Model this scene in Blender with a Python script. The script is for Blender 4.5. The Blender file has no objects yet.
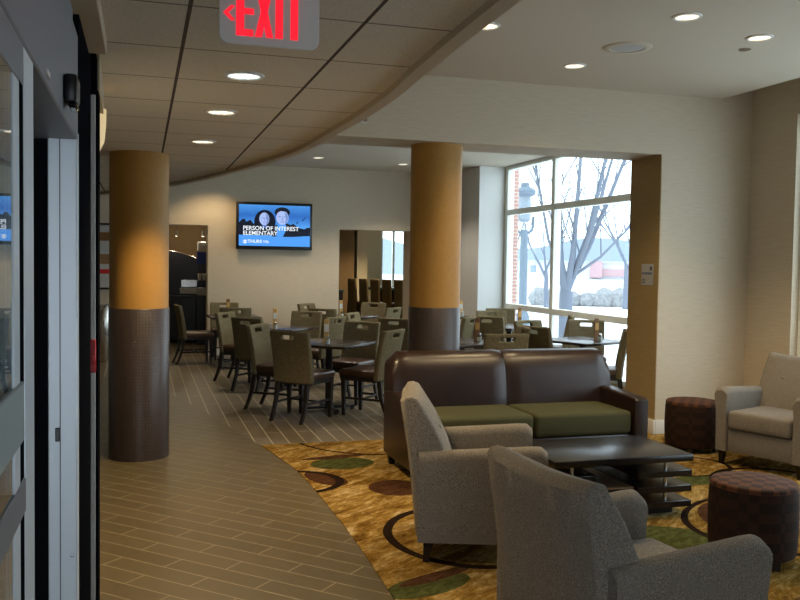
import bpy, bmesh, math, random
from mathutils import Vector, Matrix, Euler

PI = math.pi
R = math.radians
sc = bpy.context.scene
COL = sc.collection
random.seed(7)

# ------------------------------------------------------------------ camera
E_H = 1.62
F_PX, YAW, PIT, ROL = 860.0, 0.292, -0.0425, 0.015
cd = bpy.data.cameras.new('camera')
cam = bpy.data.objects.new('camera', cd)
COL.objects.link(cam)
cd.sensor_fit = 'HORIZONTAL'
cd.sensor_width = 36.0
cd.lens = 36.0 * F_PX / 800.0
cd.clip_start = 0.05
cd.clip_end = 500
_f = Vector((math.sin(YAW) * math.cos(PIT), math.cos(YAW) * math.cos(PIT), math.sin(PIT)))
_r = Vector((math.cos(YAW), -math.sin(YAW), 0))
_u = _r.cross(_f)
_rr = _r * math.cos(ROL) + _u * math.sin(ROL)
_uu = -_r * math.sin(ROL) + _u * math.cos(ROL)
cam.matrix_world = Matrix(((_rr.x, _uu.x, -_f.x, 0), (_rr.y, _uu.y, -_f.y, 0), (_rr.z, _uu.z, -_f.z, E_H), (0, 0, 0, 1)))
sc.camera = cam

# ------------------------------------------------------------------ sky, exposure
SKY = 4.2
world = bpy.data.worlds.new('world')
sc.world = world
world.use_nodes = True
wn = world.node_tree
wn.nodes.clear()
_o = wn.nodes.new('ShaderNodeOutputWorld')
_b = wn.nodes.new('ShaderNodeBackground')
_b.inputs['Color'].default_value = (0.80, 0.90, 1.0, 1)
_b.inputs['Strength'].default_value = SKY
wn.links.new(_b.outputs[0], _o.inputs[0])
sc.view_settings.view_transform = 'Standard'
sc.view_settings.look = 'None'
sc.view_settings.gamma = 1.0
sc.view_settings.use_curve_mapping = False
sc.view_settings.exposure = 0.0
sc.cycles.use_denoising = True
sc.cycles.max_bounces = 8
sc.cycles.diffuse_bounces = 5
sc.cycles.transparent_max_bounces = 12
sc.cycles.sample_clamp_indirect = 6.0
LOW_W, HIGH_W = 75.0, 85.0        # watts of the downlights in the low and the high ceiling
WARM = (1.0, 0.74, 0.42)


def portal(loc, rot, sx, sy):
    l = bpy.data.lights.new('sky_portal', 'AREA')
    l.shape = 'RECTANGLE'
    l.size, l.size_y = sx, sy
    l.cycles.is_portal = True
    o = bpy.data.objects.new('sky_portal', l)
    o.location, o.rotation_euler = loc, rot
    COL.objects.link(o)


portal((5.98, 10.65, 1.65), (0, R(90), 0), 3.2, 5.7)
portal((6.02, 4.2, 1.65), (0, R(90), 0), 3.2, 4.9)
portal((-0.3, -1.5, 1.2), (R(90), 0, 0), 2.6, 2.4)

# ------------------------------------------------------------------ material helpers
MATS = {}


class NT:
    def __init__(s, name):
        s.m = bpy.data.materials.new(name)
        s.m.use_nodes = True
        s.n = s.m.node_tree.nodes
        s.l = s.m.node_tree.links
        s.n.clear()
        s.out = s.n.new('ShaderNodeOutputMaterial')
        s.bs = s.n.new('ShaderNodeBsdfPrincipled')
        s.l.new(s.bs.outputs[0], s.out.inputs[0])
        MATS[name] = s.m

    def put(s, sock, v):
        if isinstance(v, bpy.types.NodeSocket):
            s.l.new(v, sock)
        elif isinstance(v, (tuple, list)) and len(v) == 3 and sock.type == 'RGBA':
            sock.default_value = (*v, 1)
        else:
            sock.default_value = v

    def set(s, **k):
        for a, v in k.items():
            s.put(s.bs.inputs[a.replace('_', ' ')], v)
        return s

    def node(s, t, **k):
        x = s.n.new(t)
        for a, v in k.items():
            setattr(x, a, v)
        return x

    def math(s, op, a, b=0.0, c=None):
        x = s.node('ShaderNodeMath', operation=op)
        s.put(x.inputs[0], a)
        s.put(x.inputs[1], b)
        if c is not None:
            s.put(x.inputs[2], c)
        return x.outputs[0]

    def pos(s):
        if not hasattr(s, '_p'):
            s._p = s.node('ShaderNodeTexCoord').outputs['Object']
        return s._p

    def xyz(s):
        if not hasattr(s, '_xyz'):
            x = s.node('ShaderNodeSeparateXYZ')
            s.l.new(s.pos(), x.inputs[0])
            s._xyz = x.outputs
        return s._xyz

    def comb(s, a, b, c=0.0):
        x = s.node('ShaderNodeCombineXYZ')
        for i, v in enumerate((a, b, c)):
            s.put(x.inputs[i], v)
        return x.outputs[0]

    def scale(s, v, sc3):
        x = s.node('ShaderNodeMapping')
        s.l.new(v, x.inputs[0])
        x.inputs['Scale'].default_value = sc3
        return x.outputs[0]

    def noise(s, scale, vec=None, detail=3, rough=.55, dist=0.0):
        x = s.node('ShaderNodeTexNoise')
        s.l.new(vec or s.pos(), x.inputs['Vector'])
        x.inputs['Scale'].default_value = scale
        x.inputs['Detail'].default_value = detail
        x.inputs['Roughness'].default_value = rough
        x.inputs['Distortion'].default_value = dist
        return x.outputs['Fac']

    def ramp(s, fac, stops, interp='LINEAR'):
        x = s.node('ShaderNodeValToRGB')
        x.color_ramp.interpolation = interp
        e = x.color_ramp.elements
        while len(e) < len(stops):
            e.new(.5)
        for i, (p, c) in enumerate(stops):
            e[i].position = p
            e[i].color = (*c, 1) if len(c) == 3 else c
        s.put(x.inputs[0], fac)
        return x.outputs[0]

    def mix(s, fac, a, b):
        x = s.node('ShaderNodeMix', data_type='RGBA')
        s.put(x.inputs[0], fac)
        s.put(x.inputs[6], a)
        s.put(x.inputs[7], b)
        return x.outputs[2]

    def bump(s, h, strength=.2, dist=.002):
        x = s.node('ShaderNodeBump')
        x.inputs['Strength'].default_value = strength
        x.inputs['Distance'].default_value = dist
        s.put(x.inputs['Height'], h)
        s.l.new(x.outputs[0], s.bs.inputs['Normal'])
        return s


def plain(name, col, rough=.5, metal=0.0, spec=.5):
    t = NT(name)
    t.set(Base_Color=col, Roughness=rough, Metallic=metal, Specular_IOR_Level=spec)
    return t.m


def emit(name, col, strength):
    t = NT(name)
    t.set(Base_Color=(0, 0, 0), Emission_Color=col, Emission_Strength=strength, Roughness=.4)
    return t.m


def mat(name):
    return MATS[name]


# vinyl wall covering with a fine horizontal weave
def wallpaper(name, c1, c2):
    t = NT(name)
    w = t.noise(60, t.scale(t.pos(), (.12, .12, 1.6)), 2)
    t.set(Base_Color=t.ramp(w, [(.3, c1), (.7, c2)]), Roughness=.75, Specular_IOR_Level=.25)
    t.bump(w, .25, .001)
    return t.m


wallpaper('beige_wallcovering', (.53, .455, .34), (.59, .51, .39))
wallpaper('gold_wallcovering', (.33, .23, .10), (.38, .27, .12))
wallpaper('brown_wallcovering', (.20, .135, .065), (.25, .17, .085))
plain('ceiling_paint', (.56, .50, .40), .9)
plain('soffit_paint', (.48, .40, .28), .8)
plain('white_paint', (.72, .72, .70), .45)
plain('cream_paint', (.70, .64, .46), .7)
plain('olive_paint', (.24, .20, .11), .7)
plain('dark_laminate', (.012, .010, .009), .35)
plain('black_plastic', (.010, .010, .011), .35)
plain('black_rubber', (.008, .008, .010), .8, 0, 0)
plain('aluminium', (.70, .78, .86), .38, .15)
plain('aluminium_dull', (.20, .215, .24), .5, .35)
plain('steel', (.62, .60, .56), .22, 1.0)
plain('chrome', (.75, .75, .75), .12, 1.0)
plain('window_frame_paint', (.88, .90, .84), .5)
plain('red_plastic', (.55, .015, .02), .45)
plain('brass_wood', (.28, .14, .05), .4)
plain('sign_plate', (.74, .74, .72), .6)
plain('white_card', (.75, .74, .70), .6)
plain('amber_card', (.62, .36, .10), .5)
plain('brown_card', (.22, .10, .03), .5)
plain('blue_card', (.04, .08, .45), .5)
plain('grey_print', (.10, .11, .13), .6)
plain('blue_print', (.06, .10, .22), .6)
plain('light_print', (.45, .45, .44), .6)
plain('teal_laminate', (.02, .06, .07), .4)
plain('screen_black', (.006, .006, .008), .18)
emit('exit_red', (1.0, .012, .03), 1.15)


def lamp_mat(name, c1, c2, strength):
    t = NT(name)
    p = t.xyz()
    v_ = t.comb(t.math('MULTIPLY', p[0], 60.0), t.math('MULTIPLY', p[1], 4.0), 0)
    n = t.noise(1.0, v_, 2, .6)
    t.set(Base_Color=(.1, .1, .1), Emission_Color=t.ramp(n, [(.36, c1), (.62, c2)]), Emission_Strength=strength)


lamp_mat('lamp_glow', (.40, .30, .17), (1.0, .90, .70), 2.2)
lamp_mat('lamp_glow_cool', (.34, .40, .36), (.9, 1.0, .93), 2.0)
plain('ottoman_leg', (.015, .010, .008), .4)


def wood(name, c1, c2, rough=.32):
    t = NT(name)
    n = t.noise(9, t.scale(t.pos(), (.35, 5, 5)), 4, .6, .6)
    t.set(Base_Color=t.ramp(n, [(.3, c1), (.7, c2)]), Roughness=rough, Specular_IOR_Level=.5)
    return t.m


wood('espresso_wood', (.005, .004, .004), (.010, .007, .006), .27)
wood('table_top_wood', (.022, .014, .010), (.035, .022, .015), .24)
wood('chair_wood', (.010, .007, .005), (.018, .011, .008), .4)
wood('brown_wood', (.20, .11, .05), (.30, .17, .08), .35)


def tweed(name, c1, c2, c3, s=420):
    t = NT(name)
    a = t.noise(s, None, 2, .7)
    b = t.noise(s * .45, None, 2, .6)
    c = t.ramp(a, [(.36, c1), (.5, c2), (.64, c3)])
    c = t.mix(t.math('MULTIPLY', b, .35), c, c1)
    t.set(Base_Color=c, Roughness=.95, Specular_IOR_Level=.1)
    t.bump(a, .5, .0015)
    return t.m


tweed('grey_tweed', (.075, .066, .056), (.205, .182, .152), (.44, .40, .34), 390)
tweed('dining_fabric', (.062, .048, .024), (.160, .130, .070), (.31, .265, .165), 150)
tweed('green_fabric', (.042, .042, .021), (.068, .068, .034), (.10, .098, .052), 500)


def leather(name, c1, c2, rough):
    t = NT(name)
    v = t.node('ShaderNodeTexVoronoi')
    t.l.new(t.pos(), v.inputs['Vector'])
    v.inputs['Scale'].default_value = 260
    n = t.noise(5, None, 3)
    t.set(Base_Color=t.ramp(n, [(.3, c1), (.7, c2)]), Roughness=rough, Specular_IOR_Level=.5)
    t.bump(v.outputs['Distance'], .12, .001)
    return t.m


leather('sofa_leather', (.016, .0075, .005), (.026, .012, .008), .33)
leather('seat_leather', (.050, .024, .012), (.075, .036, .018), .33)

# ottoman: brown with a woven block pattern
t = NT('ottoman_fabric')
n1 = t.noise(7, None, 2)
b = t.node('ShaderNodeTexChecker')
t.l.new(t.scale(t.pos(), (1, 1, 1)), b.inputs[0])
b.inputs['Scale'].default_value = 19
b.inputs['Color1'].default_value = (.018, .010, .007, 1)
b.inputs['Color2'].default_value = (.036, .0165, .010, 1)
nn = t.noise(300, None, 2)
t.set(Base_Color=t.mix(t.math('MULTIPLY', nn, .5), b.outputs[0], (.02, .011, .008)), Roughness=.8, Specular_IOR_Level=.2)
t.bump(nn, .4, .001)

m_side = t
t = NT('ottoman_top')
b = t.node('ShaderNodeTexChecker')
t.l.new(t.pos(), b.inputs[0])
b.inputs['Scale'].default_value = 17
b.inputs['Color1'].default_value = (.040, .016, .009, 1)
b.inputs['Color2'].default_value = (.115, .042, .016, 1)
nn = t.noise(300, None, 2)
t.set(Base_Color=t.mix(t.math('MULTIPLY', nn, .5), b.outputs[0], (.03, .014, .009)), Roughness=.8, Specular_IOR_Level=.2)
t.bump(nn, .4, .001)

# acoustic tile ceiling on a 2 ft grid
t = NT('acoustic_tile')
X = t.xyz()


def line_mask(t, v, off, period, half):
    q = t.math('FRACT', t.math('DIVIDE', t.math('SUBTRACT', v, off), period))
    d = t.math('ABSOLUTE', t.math('SUBTRACT', q, .5))
    return t.math('GREATER_THAN', d, .5 - half / period)


mx = line_mask(t, X[0], .155, .6096, .0075)
my = line_mask(t, X[1], 3.03, .6096, .0065)
sp = t.noise(190, None, 3, .7)
base = t.ramp(sp, [(.33, (.50, .46, .38)), (.5, (.72, .67, .57)), (.7, (.80, .75, .64))])
base = t.mix(my, base, (.24, .21, .17))
base = t.mix(mx, base, (.10, .08, .065))
t.set(Base_Color=base, Roughness=.95, Specular_IOR_Level=.1)
t.bump(t.math('SUBTRACT', sp, t.math('MAXIMUM', mx, my)), .4, .003)


def plank_tile(name, along, across, w, h, so, to, c1, c2, grout, mort, rough, spec=.5):
    t = NT(name)
    X = t.xyz()

    def lin(ab, off):
        return t.math('ADD', t.math('ADD', t.math('MULTIPLY', X[0], ab[0]), t.math('MULTIPLY', X[1], ab[1])), off)
    v = t.comb(lin(along, so), lin(across, to), 0)
    b = t.node('ShaderNodeTexBrick', offset=.5, offset_frequency=2, squash=1.0)
    t.l.new(v, b.inputs['Vector'])
    b.inputs['Color1'].default_value = (*c1, 1)
    b.inputs['Color2'].default_value = (*c2, 1)
    b.inputs['Mortar'].default_value = (*grout, 1)
    b.inputs['Scale'].default_value = 1.0
    b.inputs['Mortar Size'].default_value = mort
    b.inputs['Mortar Smooth'].default_value = .2
    b.inputs['Bias'].default_value = 0
    b.inputs['Brick Width'].default_value = w
    b.inputs['Row Height'].default_value = h
    n = t.noise(6, t.scale(v, (1, 6, 1)), 4)
    col = t.mix(t.math('MULTIPLY', n, .25), b.outputs['Color'], (c1[0] * .45, c1[1] * .45, c1[2] * .45))
    t.set(Base_Color=col, Roughness=rough, Specular_IOR_Level=spec)
    t.bump(t.math('MULTIPLY', b.outputs['Fac'], -1), .3, .002)
    return t.m


q2 = math.sqrt(.5)
plank_tile('aisle_tile', (q2, -q2), (q2, q2), .6, .1375, 12.4 - .2 + .3, 13.75 - .0625, (.094, .072, .034), (.110, .085, .041), (.29, .24, .15), .0038, .36)
plank_tile('dining_plank', (0, 1), (1, 0), 1.2, .147, 0.31, 14.7 - .975 + .147 * 4, (.140, .108, .064), (.160, .125, .076), (.50, .43, .31), .0055, .38)

# mosaic dado of the columns (cylindrical coordinates)
t = NT('mosaic_tile')
X = t.xyz()
ang = t.math('ARCTAN2', X[1], X[0])
v = t.comb(t.math('MULTIPLY', ang, .2445), X[2], 0)
b = t.node('ShaderNodeTexBrick', offset=0.0, squash=1.0)
t.l.new(v, b.inputs['Vector'])
for k, c in (('Color1', (.038, .027, .024, 1)), ('Color2', (.050, .035, .031, 1)), ('Mortar', (.022, .016, .014, 1))):
    b.inputs[k].default_value = c
b.inputs['Scale'].default_value = 1
b.inputs['Brick Width'].default_value = .0256
b.inputs['Row Height'].default_value = .0256
b.inputs['Mortar Size'].default_value = .0022
b.inputs['Mortar Smooth'].default_value = .1
t.set(Base_Color=b.outputs['Color'], Roughness=.38)
t.bump(t.math('MULTIPLY', b.outputs['Fac'], -1), .35, .002)

t = NT('column_paint')
n = t.noise(25, None, 3)
t.set(Base_Color=t.ramp(n, [(.3, (.36, .185, .035)), (.7, (.39, .205, .043))]), Roughness=.55, Specular_IOR_Level=.35)

# ------------------------------------------------------------------ carpet
t = NT('patterned_carpet')
X = t.xyz()
rotv = t.node('ShaderNodeMapping')
t.l.new(t.pos(), rotv.inputs[0])
rotv.inputs['Rotation'].default_value = (0, 0, R(-38))
streak = t.noise(2.6, t.scale(rotv.outputs[0], (1.0, 3.6, 1)), 8, .74, 1.0)
patch = t.noise(1.6, None, 4, .6, .8)
mott = t.noise(11, t.scale(rotv.outputs[0], (1, 2, 1)), 6, .75, .5)
fine = t.noise(380, None, 2)
warp = t.noise(5, None, 3)
c = t.ramp(streak, [(.32, (.045, .022, .008)), (.41, (.165, .090, .020)), (.49, (.29, .175, .038)), (.57, (.38, .26, .095)), (.65, (.56, .46, .29))])
c = t.mix(t.ramp(patch, [(.44, (0, 0, 0)), (.58, (1, 1, 1))]), c, t.ramp(streak, [(.34, (.060, .030, .010)), (.5, (.22, .125, .024)), (.64, (.40, .28, .11))]))
c = t.mix(t.ramp(mott, [(.40, (.55, .55, .55)), (.56, (0, 0, 0))]), c, (.10, .050, .012))
c = t.mix(t.ramp(mott, [(.56, (0, 0, 0)), (.72, (.6, .6, .6))]), c, (.56, .46, .27))


def ell(cx, cy, rx, ry, rot, wob=.10):
    """radius field of an ellipse, 1 on its outline"""
    ca, sa = math.cos(R(rot)), math.sin(R(rot))
    dx = t.math('SUBTRACT', X[0], cx)
    dy = t.math('SUBTRACT', X[1], cy)
    a = t.math('DIVIDE', t.math('ADD', t.math('MULTIPLY', dx, ca), t.math('MULTIPLY', dy, sa)), rx)
    b_ = t.math('DIVIDE', t.math('SUBTRACT', t.math('MULTIPLY', dy, ca), t.math('MULTIPLY', dx, sa)), ry)
    r2 = t.math('SQRT', t.math('ADD', t.math('MULTIPLY', a, a), t.math('MULTIPLY', b_, b_)))
    return t.math('ADD', r2, t.math('MULTIPLY', t.math('SUBTRACT', warp, .5), wob))


def blob(c, e, col, edge=1.0):
    f = t.math('LESS_THAN', e, edge)
    tex = t.mix(t.ramp(mott, [(.42, (0, 0, 0)), (.62, (1, 1, 1))]), col, tuple(min(1, k * 1.9 + .006) for k in col))
    return t.mix(f, c, tex)


def ring(c, e, w, col):
    f = t.math('LESS_THAN', t.math('ABSOLUTE', t.math('SUBTRACT', e, 1.0)), w)
    return t.mix(f, c, col)


GREEN, RUST, DARK = (.040, .046, .014), (.042, .018, .009), (.014, .009, .008)
for e in ((1.55, 6.70, .26, .20, 5), (1.38, 4.03, .26, .12, 20), (3.02, 4.38, .36, .24, -30), (3.55, 6.3, .5, .22, 20), (4.35, 4.4, .45, .25, 40), (4.05, 5.55, .24, .13, 0), (2.55, 3.6, .4, .2, 60), (4.9, 3.2, .5, .3, 0), (2.9, 2.2, .4, .25, 30)):
    c = blob(c, ell(*e), GREEN)
for e in ((1.53, 6.93, .28, .055, 8), (1.76, 5.88, .20, .22, 0), (1.32, 6.25, .12, .24, 20), (1.46, 4.14, .24, .05, 22), (3.62, 4.72, .30, .13, 60), (2.75, 5.1, .3, .16, 10), (5.0, 4.7, .4, .2, 30), (3.9, 3.3, .35, .2, 0)):
    c = blob(c, ell(*e), RUST)
for e, w in (((1.90, 4.75, .50, .57, 0), .055), ((2.05, 7.75, .72, .82, 0), .022), ((1.05, 6.2, .36, .32, 0), .09), ((4.2, 6.0, .42, .34, 0), .05), ((4.0, 4.5, .75, .6, 20), .035), ((3.1, 6.9, .6, .5, 0), .04), ((4.6, 5.2, .5, .6, 0), .05)):
    c = ring(c, ell(*e, .03), w, DARK)
c = t.mix(t.math('MULTIPLY', fine, .22), c, (.05, .03, .01))
t.set(Base_Color=c, Roughness=1.0, Specular_IOR_Level=.0)
t.bump(fine, .6, .003)


# glass: a thin pane that reflects by angle and lets the rest through
def pane_mat(name, tint, refl=1.0, ior=1.5):
    t = NT(name)
    t.n.remove(t.bs)
    tr = t.node('ShaderNodeBsdfTransparent')
    tr.inputs[0].default_value = (*tint, 1)
    gl = t.node('ShaderNodeBsdfGlossy')
    gl.inputs['Roughness'].default_value = .0
    gl.inputs['Color'].default_value = (.95, .97, 1, 1)
    lw = t.node('ShaderNodeLayerWeight')
    lw.inputs['Blend'].default_value = .5
    f0 = ((ior - 1) / (ior + 1)) ** 2
    sch = t.math('ADD', f0, t.math('MULTIPLY', t.math('POWER', lw.outputs['Facing'], 5.0), 1 - f0))
    mx_ = t.node('ShaderNodeMixShader')
    t.l.new(t.math('MULTIPLY', sch, refl), mx_.inputs[0])
    t.l.new(tr.outputs[0], mx_.inputs[1])
    t.l.new(gl.outputs[0], mx_.inputs[2])
    t.l.new(mx_.outputs[0], t.out.inputs[0])
    return t.m


pane_mat('window_glass', (.93, .97, .97), .9)
pane_mat('door_glass', (.55, .60, .60), 1.0, 1.9)
pane_mat('jar_glass', (.80, .84, .84), 1.0)
plain('frosted_band', (.30, .36, .36), .6)

# outdoors
t = NT('snow')
t.set(Base_Color=t.ramp(t.noise(.35, None, 4), [(.3, (.72, .75, .78)), (.7, (.86, .88, .9))]), Roughness=.8)
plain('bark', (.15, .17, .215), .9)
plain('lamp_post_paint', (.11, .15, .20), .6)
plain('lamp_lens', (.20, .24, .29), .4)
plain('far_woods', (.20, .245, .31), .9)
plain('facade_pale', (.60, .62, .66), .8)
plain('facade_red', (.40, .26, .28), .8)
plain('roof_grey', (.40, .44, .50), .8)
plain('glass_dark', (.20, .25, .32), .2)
t = NT('brick')
b = t.node('ShaderNodeTexBrick')
X = t.xyz()
t.l.new(t.comb(t.math('ADD', X[0], X[1]), X[2], 0), b.inputs['Vector'])
b.inputs['Scale'].default_value = 1
b.inputs['Brick Width'].default_value = .2
b.inputs['Row Height'].default_value = .07
b.inputs['Mortar Size'].default_value = .008
b.inputs['Color1'].default_value = (.36, .17, .14, 1)
b.inputs['Color2'].default_value = (.42, .21, .17, 1)
b.inputs['Mortar'].default_value = (.5, .48, .45, 1)
t.set(Base_Color=b.outputs[0], Roughness=.9)
t = NT('hedge_leaf')
t.set(Base_Color=t.ramp(t.noise(9, None, 3), [(.3, (.16, .18, .20)), (.7, (.34, .33, .33))]), Roughness=.9)


# ------------------------------------------------------------------ mesh helpers
def NB():
    return bmesh.new()


def merge(bm, tmp, mtx=None):
    if mtx is not None:
        bmesh.ops.transform(tmp, matrix=mtx, verts=tmp.verts)
    me = bpy.data.meshes.new('tmp')
    tmp.to_mesh(me)
    tmp.free()
    bm.from_mesh(me)
    bpy.data.meshes.remove(me)
    return bm


def box(bm, x0, x1, y0, y1, z0, z1, bev=0.0, seg=2, mtx=None):
    t = bmesh.new()
    bmesh.ops.create_cube(t, size=1)
    bmesh.ops.transform(t, verts=t.verts, matrix=Matrix.Translation(((x0 + x1) / 2, (y0 + y1) / 2, (z0 + z1) / 2)) @ Matrix.Diagonal((abs(x1 - x0), abs(y1 - y0), abs(z1 - z0), 1)))
    if bev > 0:
        bev = min(bev, .49 * min(abs(x1 - x0), abs(y1 - y0), abs(z1 - z0)))
        bmesh.ops.bevel(t, geom=list(t.edges), offset=bev, segments=seg, profile=.5, affect='EDGES')
    return merge(bm, t, mtx)


def frustum(bm, p0, s0, p1, s1, bev=0.0):
    """square-section bar from p0 (half sizes s0) to p1 (half sizes s1)"""
    t = bmesh.new()
    vs = []
    for p, s in ((p0, s0), (p1, s1)):
        sx, sy = (s, s) if not isinstance(s, tuple) else s
        vs.append([t.verts.new((p[0] + a * sx, p[1] + b_ * sy, p[2])) for a, b_ in ((-1, -1), (1, -1), (1, 1), (-1, 1))])
    a, b_ = vs
    t.faces.new(a[::-1])
    t.faces.new(b_)
    for i in range(4):
        t.faces.new((a[i], a[(i + 1) % 4], b_[(i + 1) % 4], b_[i]))
    bmesh.ops.recalc_face_normals(t, faces=t.faces)
    if bev:
        bmesh.ops.bevel(t, geom=list(t.edges), offset=bev, segments=1, profile=.5, affect='EDGES')
    return merge(bm, t)


def lathe(bm, prof, n=32, c=(0, 0, 0), mtx=None):
    t = bmesh.new()
    rows = []
    for r, z in prof:
        if r < 1e-6:
            rows.append([t.verts.new((0, 0, z))])
        else:
            rows.append([t.verts.new((r * math.cos(2 * PI * i / n), r * math.sin(2 * PI * i / n), z)) for i in range(n)])
    for a, b_ in zip(rows, rows[1:]):
        for i in range(n):
            j = (i + 1) % n
            if len(a) == 1 and len(b_) == 1:
                continue
            if len(a) == 1:
                t.faces.new((a[0], b_[j], b_[i]))
            elif len(b_) == 1:
                t.faces.new((a[i], a[j], b_[0]))
            else:
                t.faces.new((a[i], a[j], b_[j], b_[i]))
    bmesh.ops.recalc_face_normals(t, faces=t.faces)
    m = Matrix.Translation(c)
    if mtx is not None:
        m = m @ mtx
    return merge(bm, t, m)


def tube(bm, pts, r, n=8, cap=True):
    pts = [Vector(p) for p in pts]
    rs = r if isinstance(r, (list, tuple)) else [r] * len(pts)
    t = bmesh.new()
    rows = []
    prev = None
    for i, p in enumerate(pts):
        d = (pts[min(i + 1, len(pts) - 1)] - pts[max(i - 1, 0)]).normalized()
        if prev is None:
            a = Vector((0, 0, 1)) if abs(d.z) < .9 else Vector((1, 0, 0))
            s = d.cross(a).normalized()
        else:
            s = (prev - d * prev.dot(d)).normalized()
        prev = s
        q = d.cross(s)
        rows.append([t.verts.new(p + (s * math.cos(2 * PI * k / n) + q * math.sin(2 * PI * k / n)) * rs[i]) for k in range(n)])
    for a, b_ in zip(rows, rows[1:]):
        for i in range(n):
            j = (i + 1) % n
            t.faces.new((a[i], a[j], b_[j], b_[i]))
    if cap:
        t.faces.new(rows[0][::-1])
        t.faces.new(rows[-1])
    bmesh.ops.recalc_face_normals(t, faces=t.faces)
    return merge(bm, t)


def prism(bm, poly, z0, z1, mtx=None, bev=0.0, seg=2):
    """polygon (x, y) extruded from z0 to z1"""
    t = bmesh.new()
    a = [t.verts.new((x, y, z0)) for x, y in poly]
    b_ = [t.verts.new((x, y, z1)) for x, y in poly]
    f0 = t.faces.new(a[::-1])
    f1 = t.faces.new(b_)
    n = len(poly)
    for i in range(n):
        t.faces.new((a[i], a[(i + 1) % n], b_[(i + 1) % n], b_[i]))
    bmesh.ops.recalc_face_normals(t, faces=t.faces)
    if bev > 0:
        es = [e for e in t.edges if abs(e.verts[0].co.z - e.verts[1].co.z) < 1e-6]
        bmesh.ops.bevel(t, geom=es, offset=bev, segments=seg, profile=.5, affect='EDGES')
    bmesh.ops.triangulate(t, faces=[f for f in t.faces if len(f.verts) > 4])
    return merge(bm, t, mtx)


def wall_with_holes(bm, axis, c0, c1, a0, a1, z0, z1, holes):
    """slab between c0..c1 on `axis`, spanning a0..a1 and z0..z1, with rectangular holes (a, b, zlo, zhi)"""
    As = sorted({a0, a1, *[h[0] for h in holes], *[h[1] for h in holes]})
    Zs = sorted({z0, z1, *[h[2] for h in holes], *[h[3] for h in holes]})
    for i in range(len(As) - 1):
        zrun = None
        for j in range(len(Zs) - 1):
            am, zm = (As[i] + As[i + 1]) / 2, (Zs[j] + Zs[j + 1]) / 2
            solid = not any(h[0] < am < h[1] and h[2] < zm < h[3] for h in holes)
            if solid:
                if zrun is None:
                    zrun = Zs[j]
                if j == len(Zs) - 2:
                    _slab(bm, axis, c0, c1, As[i], As[i + 1], zrun, Zs[j + 1])
            elif zrun is not None:
                _slab(bm, axis, c0, c1, As[i], As[i + 1], zrun, Zs[j])
                zrun = None


def _slab(bm, axis, c0, c1, a0, a1, z0, z1):
    if axis == 'x':
        box(bm, c0, c1, a0, a1, z0, z1)
    else:
        box(bm, a0, a1, c0, c1, z0, z1)


def obj(name, bm, m, parent=None, smooth=38, loc=None, rot=None):
    me = bpy.data.meshes.new(name)
    bm.to_mesh(me)
    bm.free()
    me.materials.append(mat(m) if isinstance(m, str) else m)
    if smooth:
        me.shade_smooth()
        me.set_sharp_from_angle(angle=R(smooth))
    o = bpy.data.objects.new(name, me)
    COL.objects.link(o)
    if parent is not None:
        o.parent = parent
    if loc is not None:
        o.location = loc
    if rot is not None:
        o.rotation_euler = rot
    return o


def tag(o, label, cat, group=None):
    o['label'], o['category'] = label, cat
    if group:
        o['group'] = group
    return o


def thing(name, label, cat, loc=(0, 0, 0), rz=0.0, group=None):
    o = bpy.data.objects.new(name, None)
    o.empty_display_size = .1
    COL.objects.link(o)
    o.location = loc
    o.rotation_euler = (0, 0, rz)
    return tag(o, label, cat, group)


def struct(name, bm, m, parent=None, smooth=38):
    o = obj(name, bm, m, parent, smooth)
    if parent is None:
        o['kind'] = 'structure'
    return o


def dup(root, label, loc, rz, group=None):
    r = root.copy()
    COL.objects.link(r)
    r.location = loc
    r.rotation_euler = (0, 0, rz)
    r['label'] = label
    if group:
        r['group'] = group

    def kids(src, dst):
        for ch in [o for o in src.children]:
            c_ = ch.copy()
            COL.objects.link(c_)
            c_.parent = dst
            kids(ch, c_)
    kids(root, r)
    return r


# ------------------------------------------------------------------ the shell
Z_HI, Z_LO, Z_BEAM = 3.27, 2.48, 2.70
CEIL_CURVE = [(1.06, -3.0), (1.07, 1.0), (1.085, 2.56), (1.13, 3.54), (1.17, 4.16), (1.178, 4.76), (1.165, 5.31), (1.126, 6.39), (1.034, 7.03), (.913, 7.70), (.724, 8.53), (.541, 9.28), (.31, 9.96), (-.04, 10.78), (-.387, 11.5), (-.558, 11.85), (-1.1, 12.7), (-1.9, 13.5), (-3.0, 14.1), (-4.0, 14.4)]
FLOOR_CURVE = [(1.08, -3.0), (1.10, 1.0), (1.14, 2.7), (1.17, 3.91), (1.19, 4.6), (1.195, 5.23), (1.165, 6.42), (1.09, 7.0), (1.01, 7.52), (.76, 8.79), (.41, 10.45), (.05, 11.5), (-.5, 12.5), (-1.3, 13.6), (-2.3, 14.5), (-3.0, 15.0)]


def smooth_curve(pts, n=4):
    out = []
    for i in range(len(pts) - 1):
        p0, p1, p2, p3 = [Vector(pts[min(max(i + k, 0), len(pts) - 1)]) for k in (-1, 0, 1, 2)]
        for j in range(n):
            s = j / n
            out.append(.5 * ((2 * p1) + (p2 - p0) * s + (2 * p0 - 5 * p1 + 4 * p2 - p3) * s * s + (3 * p1 - p0 - 3 * p2 + p3) * s ** 3))
    out.append(Vector(pts[-1]))
    return [(p.x, p.y) for p in out]


CC = smooth_curve(CEIL_CURVE)
FC = smooth_curve(FLOOR_CURVE)
Y_CARPET = 7.53
fc_low = [p for p in FC if -2.9 < p[1] <= Y_CARPET - .01] + [(1.008, Y_CARPET)]
fc_high = [(1.008, Y_CARPET)] + [p for p in FC if p[1] > Y_CARPET + .01]

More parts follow.
